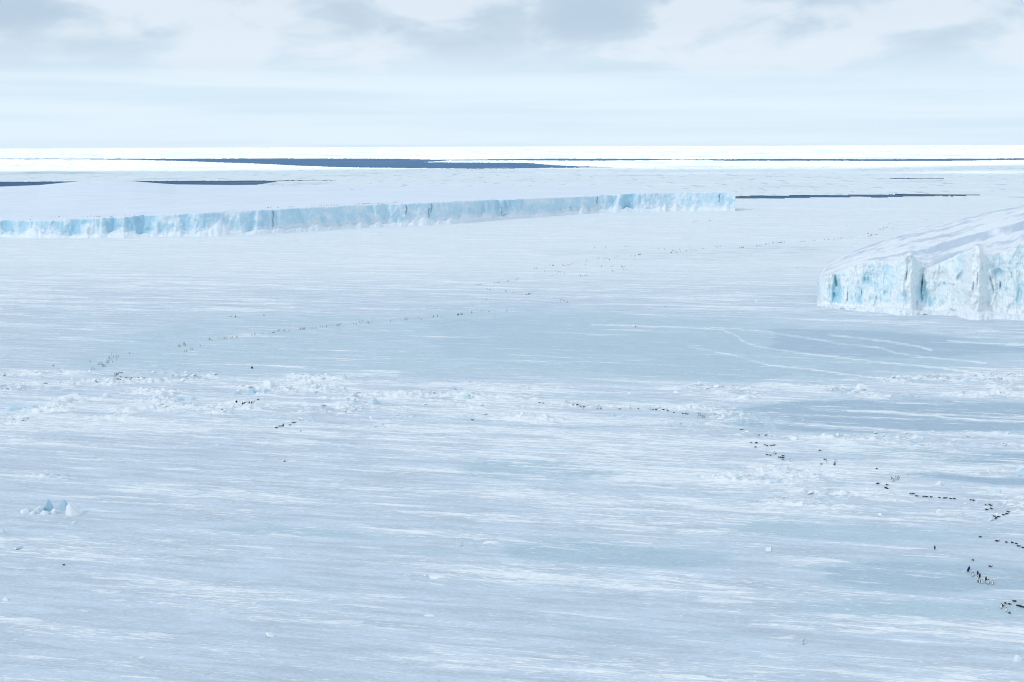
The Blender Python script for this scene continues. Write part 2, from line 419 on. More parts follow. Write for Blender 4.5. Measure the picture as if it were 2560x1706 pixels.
def fields(X, Y):
    """relief and cover of the sea ice at world points"""
    X = np.asarray(X, float); Y = np.asarray(Y, float)
    r = np.hypot(X, Y)
    px, py = to_px(X, Y)
    infront = np.isfinite(px) & (Y > 60)
    px = np.where(infront, px, -5000.0); py = np.where(infront, py, 5000.0)
    u = X * cw - Y * sw; v = X * sw + Y * cw
    wy = fbm(u / 150, v / 60, 4, 3) * 1.6
    wx = fbm(u / 90, v / 40, 3, 5) * 60
    ice = bands(px, py, BARE, wx, wy) * infront
    rub = bands(px, py, RUBBLE, wx, wy * 1.3) * infront
    dri = bands(px, py, DRIFT, wx, wy) * infront
    clump = fbm(u / 38, v / 24, 3, 21)
    rubc = rub * sstep(clump, -0.22, 0.32)
    trk = np.zeros_like(px)
    for line in TRACKS:
        for (x0, y0), (x1, y1) in zip(line, line[1:]):
            sel = (px > min(x0, x1) - 6) & (px < max(x0, x1) + 6) & (py > min(y0, y1) - 6) & (py < max(y0, y1) + 6)
            if sel.any():
                qx, qy = px[sel], py[sel]
                t = np.clip(((qx - x0) * (x1 - x0) + (qy - y0) * (y1 - y0)) / ((x1 - x0) ** 2 + (y1 - y0) ** 2), 0, 1)
                d = np.hypot(qx - x0 - t * (x1 - x0), (qy - y0 - t * (y1 - y0)))
                trk[sel] = np.maximum(trk[sel], 1 - sstep(d, 0.9, 2.8))
    big = fbm(u / 420, v / 130, 4, 31)
    lump = np.abs(fbm(u / 7.5, v / 4.5, 3, 51)); lump2 = np.clip(fbm(u / 3.1, v / 2.2, 3, 57) + 0.05, 0, 1)
    hum = fbm(u / 16, v / 9, 3, 59)
    drift = 0.05 + 0.36 * big + dri + rubc * (0.30 + 0.9 * hum + 0.8 * (lump - 0.22)) + 0.74 * trk * (0.68 + 0.5 * np.clip(fbm(u / 60, v / 40, 3, 99) + 0.4, 0, 1)) - 0.24 * ice  # rubble lumps whitened in colour to imitate their lit tops
    ice = np.clip(ice + 0.20 * np.clip(-big, 0, 1) * (py > 700) - 0.7 * rubc - 0.6 * trk, 0, 1.3) + rubc * np.clip(-1.6 * hum - 0.15, 0, 0.8)  # low spots between rubble lumps tinted blue, painting in their shade
    # plain beyond the near field: paler colour standing in for the stronger light there
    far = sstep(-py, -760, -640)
    pack = sstep(-py, -505, -490)
    speck = fbm(X / 30, Y / 160, 4, 73)
    ice = ice + pack * (0.10 + 0.55 * sstep(fbm(X / 420, Y / 500, 4, 71), 0.05, 0.6) + 1.3 * sstep(speck, 0.22, 0.5) + 0.8 * sstep(fbm(X / 700, Y / 1500, 4, 79), 0.1, 0.5) * (r > 5600))
    drift = drift + far * 0.02 + pack * 0.7 * fbm(X / 90, Y / 260, 4, 77)
    # relief
    near = np.clip(1 - r / 3500, 0, 1)
    z = 0.30 * fbm(u / 11, v / 2.4, 4, 41) * near + 0.25 * fbm(u / 120, v / 30, 3, 43) * near
    z = z + rubc * (3.0 * lump + 2.8 * lump2 + 1.3 * np.clip(hum, 0, 1)) * near * (0.6 + 0.4 * np.clip(clump + 0.4, 0, 1))
    z = z + trk * 0.10 - 0.15 * np.clip(ice, 0, 1) * near
    z = z + pack * 1.2 * np.clip(fbm(X / 60, Y / 60, 3, 61), 0, 1)
    return z, np.clip(drift, -1, 1.2), np.clip(ice, -0.3, 1.4), np.maximum(far, 0), rubc


def in_lead(X, Y):
    px, py = to_px(X, Y)
    px = np.where(np.isfinite(px) & (Y > 60), px, -9e3); py = np.where(np.isfinite(py), py, 9e3)
    rag = 0.55 * fbm(px / 9.0, py / 3.0, 3, 91) + 0.5 * fbm(px / 60.0, py / 4.0, 3, 95)
    hit = np.zeros(px.shape, bool)
    for xs, a, b in LEADS:
        hit |= (px > xs[0]) & (px < xs[-1]) & (py + rag > np.interp(px, xs, a)) & (py + rag * 1.2 < np.interp(px, xs, b))
    return hit


def build_sea_ice():
    az = np.concatenate([np.radians(np.linspace(-26, 26, 1180)), np.radians(np.linspace(30, 330, 61))])
    dep = np.concatenate([np.radians([89.5, 80, 60, 45, 36, 31]), np.radians(np.linspace(27, 6, 440))[:-1],
                          np.radians(np.linspace(6, 1.8, 150))[:-1], np.radians(np.linspace(1.8, 0.1575, 150))])
    R = CAM_H / np.tan(dep)
    X = R[:, None] * np.sin(az)[None, :]; Y = R[:, None] * np.cos(az)[None, :]
    nr, nc = X.shape
    X = X.ravel(); Y = Y.ravel()
    z, drift, ice, far, rub = fields(X, Y)
    Q = grid_quads(nr, nc, wrap=True)
    cx = X[Q].mean(1); cy = Y[Q].mean(1)
    keep = ~((np.hypot(cx, cy) > 1800) & in_lead(cx, cy))
    Q = Q[keep]
    V = np.stack([X, Y, z], 1)
    # the nadir
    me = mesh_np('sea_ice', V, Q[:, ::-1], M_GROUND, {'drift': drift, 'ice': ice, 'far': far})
    add('sea_ice', me, kind='structure', label='wind-combed snow and bare blue sea ice plain reaching to the horizon')


build_sea_ice()


def build_water():
    n = 128
    a = np.linspace(0, 2 * math.pi, n, endpoint=False)
    V = [np.array([[0, 0, -0.7]])]
    for r in (1500, 6000, 15000, 39800):
        V.append(np.stack([r * np.cos(a), r * np.sin(a), np.full(n, -0.7)], 1))
    V = np.vstack(V)
    Q = grid_quads(4, n, wrap=True) + 1
    me = mesh_np('sea_water', V, Q, M_WATER)
    add('sea_water', me, kind='structure', label='dark blue open sea water showing in the leads')


build_water()


# ------------------------------------------------------------------ cloud layer overhead: the near field lies in its shade, the horizon in sun
def build_cloud():
    m = bpy.data.materials.new('stratus'); m.use_nodes = True
    t = NT(m.node_tree); t.n.clear()
    out = t.new('ShaderNodeOutputMaterial')
    dens = t.new('ShaderNodeAttribute', attribute_name='cloud_cover').outputs['Fac']
    pos = t.new('ShaderNodeNewGeometry').outputs['Position']
    n = t.noise(t.mapping(pos, scale=(1 / 2600, 1 / 1100, 0)), 1.0, 5.0, 0.55, 0.3)
    f = t.ramp(t.math('ADD', dens, t.math('MULTIPLY', t.math('SUBTRACT', n, 0.5), 0.5)), 0.15, 0.85)
    tr = t.new('ShaderNodeBsdfTransparent')
    tl = t.new('ShaderNodeBsdfTranslucent', ins={'Color': rgb(0.75, 0.785, 0.825)})
    di = t.new('ShaderNodeBsdfDiffuse', ins={'Color': rgb(0.75, 0.785, 0.825)})
    sc = t.new('ShaderNodeMixShader', ins={0: 0.42, 1: tl.outputs[0], 2: di.outputs[0]})
    mx = t.new('ShaderNodeMixShader', ins={0: t.math('MULTIPLY', f, CLOUD_OPACITY), 1: tr.outputs[0], 2: sc.outputs[0]})
    t.l.new(mx.outputs[0], out.inputs[0])
    xs = np.linspace(-14000, 12000, 150); ys = np.concatenate([np.linspace(-12000, 3000, 50)[:-1], np.linspace(3000, 6200, 120)])
    X, Y = np.meshgrid(xs, ys); nr, nc = X.shape
    lo = 1300 + 60 * fbm(X / 900, Y / 700, 4, 201)
    yy = Y + 1300 * fbm(X / 2400, Y / 700, 4, 205) + 380 * fbm(X / 700, Y / 160, 3, 207) + 0.03 * X
    d = 1.0 - sstep(yy, 4350, 5250)
    d = d * (1 - 0.75 * np.exp(-((yy - 3900) / 190) ** 2) * sstep(X, -2600, -1200))
    ex = np.minimum(np.minimum(X - xs[0], xs[-1] - X), Y - ys[0]); d = d * sstep(ex, 0, 1500)
    hi = lo + 30 + 170 * d + 60 * fbm(X / 800, Y / 600, 4, 209) * d
    V = np.vstack([np.stack([X, Y, lo], -1).reshape(-1, 3), np.stack([X, Y, hi], -1).reshape(-1, 3)])
    q = grid_quads(nr, nc)
    ring = np.concatenate([np.arange(nc), np.arange(1, nr) * nc + nc - 1, (nr - 1) * nc + np.arange(nc - 2, -1, -1), np.arange(nr - 2, 0, -1) * nc])
    side = np.stack([ring, np.roll(ring, -1), np.roll(ring, -1) + nr * nc, ring + nr * nc], 1)
    me = mesh_np('cloud', V, np.vstack([q[:, ::-1], q + nr * nc, side]), m, {'cloud_cover': np.concatenate([d.ravel(), d.ravel()])})
    add('cloud', me, kind='structure', label='low grey stratus cloud layer above the ice')


CLOUD_OPACITY = 0.50
build_cloud()


# ------------------------------------------------------------------ far tabular berg with its long ice cliff
SH_X = [-900, -300, 0, 120, 250, 400, 510, 640, 800, 960, 1130, 1280, 1440, 1492, 1552, 1600, 1680, 1760, 1838]
SH_TOP = [560, 556, 552.6, 550.5, 546, 538.5, 533, 527, 518.6, 512, 505, 499.5, 493, 490, 486.5, 484.5, 482.2, 481.2, 480.6]
SH_BASE = [606, 598, 594, 595, 595, 593, 592, 587, 577, 568, 560, 547, 536, 532.5, 531, 529.5, 528, 527.4, 527]
BK_X = [-900, -300, 0, 100, 155, 200, 260, 330, 400, 440, 580, 640, 700, 800, 900, 1100, 1300, 1500, 1700, 1780, 1838]
BK_Y = [472, 469, 467, 463, 457.5, 453.6, 452, 453.2, 459, 461.5, 463, 462.5, 465, 467.5, 468.5, 468, 467.5, 469, 474.5, 477.5, 479.8]
BK_Z = [20, 20, 21, 26, 32, 36, 38, 36, 30, 25, 22, 22, 23, 24, 24, 25, 26, 27, 28.5, 29.3, 29.6]


def shelf_front(px):
    bx, by = ground_at(px, np.interp(px, SH_X, SH_BASE))
    dist = np.hypot(bx, by)
    z = height_at(px, np.interp(px, SH_X, SH_TOP), dist + 3.0)[2]
    return bx, by, dist, z


def shelf_top_z(px, py):
    """world point on the upper surface shown at px, py"""
    bx, by, d0, z0 = shelf_front(px)
    yb = np.interp(px, BK_X, BK_Y); zb = np.interp(px, BK_X, BK_Z)
    X1, Y1 = ground_at(px, yb, zb); d1 = np.hypot(X1, Y1)
    lo, hi = d0 + 3.0, d1
    for _ in range(40):
        mid = (lo + hi) / 2
        t = (mid - d0 - 3) / (d1 - d0 - 3); zs = z0 + (zb - z0) * t
        zr = height_at(px, py, mid)[2]
        if zr > zs:
            lo = mid
        else:
            hi = mid
        # looking down: farther along the ray means lower
        if zr > zs:
            continue
    x, y, _ = height_at(px, py, mid)
    return float(x), float(y), float(zs)


APRON_CONES = [(85, 0.66, 40), (20, 0.30, 40), (300, 0.42, 50), (430, 0.22, 40), (545, 0.62, 44), (650, 0.22, 60), (790, 0.34, 45), (870, 0.30, 30),
               (900, 0.36, 26), (945, 0.30, 26), (1060, 0.45, 26), (1160, 0.42, 34), (1210, 0.40, 26), (1300, 0.3, 40), (1345, 0.32, 22), (1455, 0.6, 16), (1540, 0.45, 22),
               (1662, 0.5, 10), (1690, 0.55, 14), (1735, 0.4, 12), (1815, 0.4, 18)]


def face_line(depth, rows):
    """how far back the foot of a cliff stands, column by column, smoothed"""
    m = depth[:rows].min(0); m = np.min([np.roll(m, k_) for k_ in range(-9, 10)], axis=0); k = np.hanning(25); k /= k.sum()
    return np.convolve(np.pad(m, 12, 'edge'), k, 'valid')


def foot_apron(px, arc, bx, by, hx, hy, back, height, reach, rough):
    """bank of snow and fallen ice along a cliff: rises against the face, runs out over the sea ice"""
    ns = 14; s_ = np.linspace(0, 1, ns)[:, None]
    run = np.maximum(height * reach, 1.5)
    dep = (back + 2) * (1 - sstep(s_, 0, 0.25)) + (back - 6 - run * (s_ - 0.1)) * sstep(s_, 0, 0.25)
    Z = height * (1 - s_) ** 1.7 - 1.3 * s_ ** 2
    A = np.broadcast_to(arc, Z.shape)
    Z = Z + rough * (0.9 * np.abs(fbm(A / 5, s_ * 4 + 0 * A, 4, 471)) + 0.7 * np.clip(fbm(A / 1.8, s_ * 7 + 0 * A, 3, 473), 0, 1)) * np.clip(1.2 - s_, 0, 1) * np.sin(np.clip(s_ * 1.1, 0, 1) * math.pi) * np.clip(height / 3, 0.3, 1)
    dep = dep + rough * (1.4 * fbm(A / 8, s_ * 1.2 + 0 * A, 3, 475) + 0.8 * fbm(A / 2.5, s_ * 1.0 + 0 * A, 3, 477))
    V = np.stack([bx + hx * dep, by + hy * dep, Z], -1).reshape(-1, 3)
    return mesh_np('apron', V, grid_quads(ns, len(px)), M_APRON, {'streak': (0.3 + 0.8 * fbm(A / 12, s_ * 3 + 0 * A, 3, 479)).ravel()})


def build_shelf():
    root = add('tabular_iceberg', None, label='long flat-topped iceberg with a fluted pale blue cliff, far across the sea ice', cat='iceberg')
    px = np.concatenate([np.linspace(-900, 0, 90)[:-1], np.linspace(0, 1838, 1150)])
    bx, by, dist, ztop = shelf_front(px)
    hx, hy = bx / dist, by / dist
    nv = 26; v = np.linspace(0, 1, nv)
    PX = np.broadcast_to(px, (nv, len(px))); Vv = np.broadcast_to(v[:, None], PX.shape); Z = Vv * ztop
    arc = np.concatenate([[0], np.cumsum(np.hypot(np.diff(bx), np.diff(by)))])
    A = np.broadcast_to(arc, PX.shape)
    bay1 = 11.0 * fbm(arc / 150, 0 * arc + 0.3, 3, 301)
    bays = np.broadcast_to(bay1, PX.shape)
    flute = np.abs(fbm(A / 42, Z / 90, 4, 305)) * 12.0 * (0.5 + sstep(fbm(A / 150, 0 * A, 2, 309), -0.2, 0.3))
    chip = 2.4 * np.abs(fbm(A / 9, Z / 12, 4, 311)) + 1.0 * fbm(A / 4, Z / 5, 3, 313)
    depth = bays + flute + chip + 0.10 * Z
    for cx, y0, y1, wd in ((1016, 0.55, 1.0, 1.3), (1072, 0.35, 0.7, 1.1), (1078, 0.6, 0.95, 1.1), (1492, 0.55, 0.98, 1.3), (1426, 0.05, 0.4, 1.0), (1798, 0.5, 0.85, 1.2), (1254, 0.1, 0.6, 1.1), (683, 0.3, 0.9, 1.0)):
        depth = depth + 4.0 * np.exp(-((PX - cx - 3 * (Vv - 0.6) + 1.2 * np.sin(Vv * 17 + cx)) / wd) ** 2) * sstep(Vv, y0 - 0.08, y0) * (1 - sstep(Vv, y1, y1 + 0.08))
    ap = 0.12 + 0.34 * np.clip(fbm(px / 38, 0 * px, 4, 321) + 0.22, 0, 1)
    for cx, h, wd in APRON_CONES:
        ap = np.maximum(ap, h * np.exp(-np.abs((px - cx + 0.25 * wd * fbm(px / 14, px * 0 + cx, 2, 327)) / wd) ** 1.5 * 1.5))
    depth = depth + 3
    depth[-1] = depth[-2] + 0.4
    X = bx + hx * depth; Y = by + hy * depth
    crest = 1.9 * fbm(arc / 30, arc * 0, 5, 331) - 3.0 * np.clip(fbm(arc / 40, arc * 0 + 3, 3, 335) - 0.25, 0, 1)
    Z = Z + np.where(Vv < 0.02, -1.0, 0) + crest * sstep(Vv, 0.6, 1.0)
    patch = fbm(A / 40 + Z / 60, Z / 17, 5, 341); vein = fbm(A / 15 + Z / 25, Z / 13, 4, 347)
    AP = np.broadcast_to(ap, PX.shape)
    snow = 0.18 + 1.5 * np.clip(patch - 0.05, 0, 1) + 0.9 * np.clip(vein - 0.08, 0, 1) + 0.5 * (1 - sstep(Vv, AP, AP + 0.18))
    snow = snow + 0.45 * sstep(Vv, 0.93, 1.0) + 0.10 * (2.2 - flute)  # flute ribs whitened beyond the real snow, imitating light on the relief
    blue = 0.35 + 0.6 * fbm(A / 60, Z / 40, 3, 351) + 0.35 * sstep(-PX, -900, -100) + 0.11 * (flute - 3.5)  # deeper flutes tinted bluer, painting in shade that frontal light leaves out
    verts = np.stack([X, Y, Z], -1).reshape(-1, 3)
    q = grid_quads(nv, len(px))
    at = {'snow': snow.ravel(), 'blue': blue.ravel(), 'dirt_and_shade': np.zeros(verts.shape[0])}
    add('ice_cliff', mesh_np('ice_cliff', verts, q, M_SHELF_ICE, at), root)
    add('snow_apron', foot_apron(px, arc, bx, by, hx, hy, face_line(depth, 10) + 3, ap * ztop, 0.9, 1.0), root, label='snow drifts banked against the foot of the cliff')
    # upper surface
    nt = 46; t = np.linspace(0, 1, nt) ** 1.15
    yb = np.interp(px, BK_X, BK_Y); zb = np.interp(px, BK_X, BK_Z)
    X1, Y1 = ground_at(px, yb, zb)
    Tt = t[:, None]
    fall = np.exp(-Tt * 45) * (Tt < 0.999); xs_, ys_ = bx + hx * (bay1 + 9), by + hy * (bay1 + 9)
    XT = xs_ * (1 - Tt) + X1 * Tt + (X[-1] - xs_) * fall; YT = ys_ * (1 - Tt) + Y1 * Tt + (Y[-1] - ys_) * fall
    ZT = ztop * (1 - Tt) + zb * Tt + (Z[-1] - ztop) * fall
    dome = np.exp(-((px - 262) / 75.0) ** 2)[None, :] * 4.0 * np.sin(np.clip(Tt, 0, 1) * math.pi)
    ZT = ZT + 0.9 * fbm(XT / 140, YT / 60, 4, 371) * np.sin(Tt * math.pi) - dome * 0.6
    rimsag = -1.2 * sstep(-Tt, -0.05, 0.0)
    ZT[1:] = ZT[1:] + 0 * rimsag[1:]
    # back wall
    XB = np.vstack([XT, X1 * 1.004, X1 * 1.006]); YB = np.vstack([YT, Y1 * 1.004, Y1 * 1.006]); ZB = np.vstack([ZT, zb - 6, zb * 0 - 1])
    verts = np.stack([XB, YB, ZB], -1).reshape(-1, 3)
    st = 0.25 + 0.7 * fbm(XB / 260, YB / 26, 4, 381)
    add('snow_top', mesh_np('snow_top', verts, grid_quads(nt + 2, len(px)), M_SHELF_SNOW, {'streak': st.ravel()}), root)


build_shelf()

# ------------------------------------------------------------------ near iceberg with the sloping top
BG_X = [2042, 2050, 2062, 2085, 2100, 2120, 2150, 2185, 2205, 2225, 2245, 2262, 2272, 2284, 2300, 2316, 2345, 2380, 2402, 2420, 2436, 2452, 2480, 2500, 2520, 2545, 2560, 2600, 2700, 2800, 2950]
BG_RIM = [708, 694, 690, 686, 680, 671, 660, 650, 655, 659, 646, 633, 629, 646, 670, 676, 663, 644, 632, 622, 612, 634, 637, 632, 626, 606, 599, 588, 600, 590, 600]
BG_BASE_X = [2042, 2060, 2100, 2160, 2250, 2350, 2450, 2560, 2700, 2950]
BG_BASE = [762, 767, 772, 777, 785, 788, 795, 799, 806, 812]
BG_SKY_X = [2042, 2060, 2100, 2170, 2280, 2400, 2480, 2560, 2700, 2950]
BG_SKY = [704, 668, 641, 612, 573, 543.5, 526, 510, 488, 470]
BG_STEP = [706, 684, 670, 650, 630, 598, 574, 549, 520, 500]


def build_iceberg():
    root = add('iceberg', None, label='pale turquoise iceberg with a sloping snowy top and crumbling cliff beside the sea ice', cat='iceberg')
    px = np.concatenate([np.linspace(2042, 2600, 640), np.linspace(2600, 2950, 80)[1:]])
    n = len(px)
    bx, by = ground_at(px, np.interp(px, BG_BASE_X, BG_BASE)); dist = np.hypot(bx, by)
    hx, hy = bx / dist, by / dist
    rim_y = np.interp(px, BG_X, BG_RIM) + 2.2 * fbm(px / 14, px * 0, 3, 401)
    lean = np.interp(px, [2042, 2200, 2300, 2450, 2600], [0.5, 8, 6, 7, 9])
    zr = height_at(px, rim_y, dist + lean)[2]
    nv = 140; v = np.linspace(0, 1, nv)
    PX = np.broadcast_to(px, (nv, n)); V = np.broadcast_to(v[:, None], (nv, n)); Z = V * zr
    yb = np.interp(px, BG_BASE_X, BG_BASE); PY = yb + (rim_y - yb) * V
    A = np.broadcast_to(np.concatenate([[0], np.cumsum(np.hypot(np.diff(bx), np.diff(by)))]), PX.shape)
    macro = np.interp(PX + 9 * fbm(A / 22, Z / 13, 3, 405), [2042, 2048, 2060, 2078, 2090, 2098, 2112, 2150, 2185, 2215, 2240, 2258, 2276, 2288, 2300, 2310, 2330, 2352, 2372, 2392, 2408, 2424, 2444, 2460, 2478, 2495, 2512, 2530, 2548, 2560, 2600, 2700, 2950],
                      [0, 0, 0, 0, 3, 2, 1, -2, 0, 2, -1, -6, -6, 1, 5, 6, 6, 7, 5, 5, 0, -9, -9, -3, 1, 3, 1, -1, 0, -4, -8, -2, -6])
    depth = lean * V ** 1.3 + 1.35 * macro * (0.5 + 0.5 * sstep(V, 0.0, 0.5))
    depth = depth + 4.0 * fbm(A / 16, Z / 34, 4, 411) + 5.5 * np.abs(fbm(A / 9, Z / 28, 4, 415)) + 1.5 * np.abs(fbm(A / 3.0, Z / 5.0, 4, 419)) + 2.6 * np.abs(fbm(A / 12 + Z / 26, Z / 10, 3, 421))
    # layering lines that dip with the top
    lay = Z - 0.10 * A
    depth = depth + 0.45 * np.abs(fbm(lay / 1.6, A / 60, 3, 423)) * sstep(V, 0.35, 0.7)

    def pit(cx, cy, rx, ry, d, ang=0.0, p=2.0):
        ca, sa = math.cos(ang), math.sin(ang)
        dx = (PX - cx) * ca + (PY - cy) * sa; dy = -(PX - cx) * sa + (PY - cy) * ca
        return d * np.exp(-(np.abs(dx / rx) ** p + np.abs(dy / ry) ** p))
    def bowl(cx, cy, rx, ry, d):
        q2 = ((PX - cx) / rx) ** 2 + ((PY - cy) / ry) ** 2
        return d * np.sqrt(np.clip(1 - q2, 0, 1))
    holes = [bowl(2489, 689, 16, 16, 3.2), pit(2302, 714, 1.6, 24, 5, 0.06, 2), pit(2303, 748, 2.2, 8, 3, 0, 2), pit(2308, 720, 5, 16, 2.5, 0, 2), pit(2088, 706, 3.0, 15, 5, -0.18, 3), pit(2088, 748, 8, 20, 3.5),
             pit(2397, 691, 5, 14, 5, 0.55, 2.5), pit(2358, 714, 3, 4, 3), pit(2381, 715, 2, 3, 2), pit(2525, 690, 1.8, 14, 3.5, -0.25), bowl(2268, 652, 8, 14, 3), pit(2263, 685, 1.6, 16, 4, 0.12),
             pit(2118, 735, 1.0, 20, 2.2, 0.02), pit(2153, 733, 1.0, 8, 3), pit(2225, 735, 0.9, 14, 2), pit(2214, 735, 5, 8, 3.5, -0.5), pit(2490, 735, 5, 26, 3.5), pit(2497, 714, 2, 12, 4),
             pit(2476, 712, 2, 20, 3, -0.3), pit(2170, 705, 16, 26, 4.5, -0.3), pit(2325, 765, 22, 24, 4), pit(2230, 695, 6, 7, 3), pit(2430, 705, 1.5, 20, 2.2), pit(2440, 700, 1.2, 18, 2.0),
             pit(2573, 660, 14, 44, 9, -0.15, 4), pit(2450, 668, 2, 14, 3), pit(2352, 690, 12, 8, 3, 0.3)]
    for h in holes:
        depth = depth + 0.7 * h
    slot = np.clip(sum(holes[k] for k in (0, 1, 4, 6, 7, 9)) / 9.0, 0, 1)
    ends = sstep(PX, 2042, 2054)
    depth = lean * V ** 1.3 + (depth - lean * V ** 1.3) * ends + 14 * (1 - sstep(PX, 2036, 2064)) ** 2
    X = bx + hx * depth; Y = by + hy * depth; Z = Z - np.where(V < 0.005, 1.0, 0)
    ap = 0.07 + 0.05 * fbm(px / 22, px * 0, 3, 431) + 0.07 * np.exp(-((px - 2235) / 45) ** 2) + 0.05 * np.exp(-((px - 2440) / 60) ** 2)
    AP = np.broadcast_to(ap, PX.shape); sm = sstep(V, AP, AP + 0.10)
    patch = fbm(A / 14, Z / 12, 4, 441)
    g = lambda cx, cy, rx, ry: np.exp(-(((PX - cx) / rx) ** 2 + ((PY - cy) / ry) ** 2))
    blue = 0.30 + 0.35 * patch + 0.9 * g(2322, 762, 30, 26) + 0.55 * g(2165, 722, 32, 40) + 0.5 * g(2095, 735, 24, 40) + 0.55 * g(2268, 655, 14, 22) - 0.35 * g(2440, 735, 55, 70) + 0.4 * g(2489, 680, 20, 16) + 0.5 * g(2268, 740, 14, 26)
    snow = 0.14 + 0.35 * fbm(A / 9, Z / 16, 4, 447) + 0.35 * sstep(-PY, -790, -775) + 0.6 * (1 - sm) + 0.35 * g(2430, 730, 40, 70) + 0.40 * g(2225, 775, 60, 14) + 0.4 * sstep(V, 0.93, 1.0) + 0.45 * g(2335, 690, 30, 14)
    dirt_and_shade = 0.6 * (0.55 * g(2340, 690, 24, 10) + 0.35 * g(2345, 714, 24, 6) + 0.45 * g(2238, 708, 10, 14) + 0.45 * g(2490, 745, 6, 26) + 0.4 * g(2396, 690, 10, 18) + 0.3 * g(2488, 712, 14, 8) + 0.35 * g(2230, 765, 14, 6) + 0.3 * slot)  # grey dirt spots; the slot term paints crevice shade into the colour
    rel = depth - np.array([np.convolve(np.pad(r_, 30, 'edge'), np.ones(61) / 61, 'valid') for r_ in depth])
    blue = blue + 0.10 * rel; snow = snow - 0.06 * rel  # recesses bluer and ribs whiter by depth: relief shading put into colour
    verts = np.stack([X, Y, Z], -1).reshape(-1, 3)
    at = {'snow': snow.ravel(), 'blue': blue.ravel(), 'dirt_and_shade': dirt_and_shade.ravel()}
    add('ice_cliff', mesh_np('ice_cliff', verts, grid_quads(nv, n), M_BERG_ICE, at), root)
    add('fallen_ice', foot_apron(px, A[0], bx, by, hx, hy, face_line(depth, 25) + 3, np.maximum(ap, 0.03) * zr * ends[0] + 0.3, 1.0, 2.2), root, label='crumbled white ice along the foot of the cliff')
    # snowy upper slope: rim, lower terrace, step, upper slope, skyline, then down behind
    span = np.interp(px, [2042, 2060, 2100, 2200, 2300, 2400, 2560, 2950], [4, 14, 50, 110, 170, 230, 320, 430])
    sky_y = np.interp(px, BG_SKY_X, BG_SKY) + 0.8 * fbm(px / 40, px * 0, 3, 455)
    d_rim = dist + (X[-1] - bx) * hx + (Y[-1] - by) * hy
    d_step = dist + lean + span * 0.42; d_sky = dist + lean + span
    step_y = np.minimum(np.interp(px, BG_SKY_X, BG_STEP) + 2.0 * fbm(px / 30, px * 0, 3, 459), rim_y - 3.0)
    ker = np.hanning(31); ker /= ker.sum(); step_y = np.convolve(np.pad(step_y, 15, 'edge'), ker, 'valid')
    step_h = np.interp(px, [2042, 2180, 2300, 2400, 2560, 2950], [0.0, 0.6, 2.2, 3.4, 5.0, 6.0])
    z_step = height_at(px, step_y, d_step)[2]; z_sky = height_at(px, sky_y, d_sky)[2]
    d_step = np.maximum(d_step, d_rim + 1.0); d_sky = np.maximum(d_sky, d_step + 1.0); gap = np.minimum(6, (d_step - d_rim) * 0.3)
    rows_d = []; rows_z = []; rows_t = []
    for k in np.linspace(0, 1, 16):
        rows_d.append(d_rim * (1 - k) + (d_step - gap) * k); rows_z.append(Z[-1] * (1 - k) + (z_step - step_h) * k - 2.0 * np.sin(k * math.pi) * np.clip(span / 150, 0, 1)); rows_t.append(0.42 * k)
    for k in (0.25, 0.55, 0.85):
        rows_d.append(d_step - gap * (1 - k)); rows_z.append(z_step - step_h * (1 - k)); rows_t.append(0.42 + 0.02 * k)
    for k in np.linspace(0, 1, 26):
        rows_d.append(d_step * (1 - k) + d_sky * k); rows_z.append(z_step * (1 - k) + z_sky * k); rows_t.append(0.44 + 0.56 * k)
    for dd, f in ((25, 0.9), (60, 0.6), (90, -0.03)):
        rows_d.append(d_sky + dd); rows_z.append(z_sky * f); rows_t.append(1.05)
    D = np.array(rows_d); ZZ = np.array(rows_z); T = np.array(rows_t)[:, None] + 0 * D
    PXT = np.broadcast_to(px, D.shape)
    st = 0.42 + 1.3 * fbm(PXT / 110, T * 10, 4, 461) + 0.9 * fbm(PXT / 26, T * 26, 4, 463)
    band = np.exp(-((T - 0.435) / 0.035) ** 2) * np.interp(PXT, [2150, 2300, 2950], [0, 0.55, 0.7])  # strip on the step face darkened in colour, imitating its bluish shade
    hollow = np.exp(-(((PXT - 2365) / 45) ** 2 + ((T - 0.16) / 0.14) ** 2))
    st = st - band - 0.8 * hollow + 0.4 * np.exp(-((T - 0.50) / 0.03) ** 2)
    ZZ = ZZ + 1.8 * fbm(PXT / 60, T * 14, 5, 467) * np.sin(np.clip(T, 0, 1) * math.pi) * np.clip(span / 60, 0, 1)
    pad = lambda a: np.hstack([a[:, :1], a])
    D = pad(D); st = pad(st); ZZ = np.hstack([np.full((len(ZZ), 1), -1.0), ZZ]); hx2 = np.concatenate([hx[:1], hx]); hy2 = np.concatenate([hy[:1], hy])
    verts = np.stack([hx2 * D, hy2 * D, ZZ], -1).reshape(-1, 3)
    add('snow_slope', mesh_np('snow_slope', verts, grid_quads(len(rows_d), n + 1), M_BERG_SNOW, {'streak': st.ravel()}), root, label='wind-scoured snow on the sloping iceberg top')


build_iceberg()


# ------------------------------------------------------------------ ice blocks
def hull(points):
    import bmesh
    bm = bmesh.new()
    for p in points:
        bm.verts.new(p)
    r = bmesh.ops.convex_hull(bm, input=bm.verts[:])
    dead = {g for g in r['geom_interior'] + r['geom_unused'] if isinstance(g, bmesh.types.BMVert)}
    if dead:
        bmesh.ops.delete(bm, geom=list(dead), context='VERTS')
    bmesh.ops.triangulate(bm, faces=bm.faces[:])
    bm.verts.index_update()
    V = np.array([v.co[:] for v in bm.verts]); T = np.array([[v.index for v in f.verts] for f in bm.faces])
    bm.free()
    return V, T


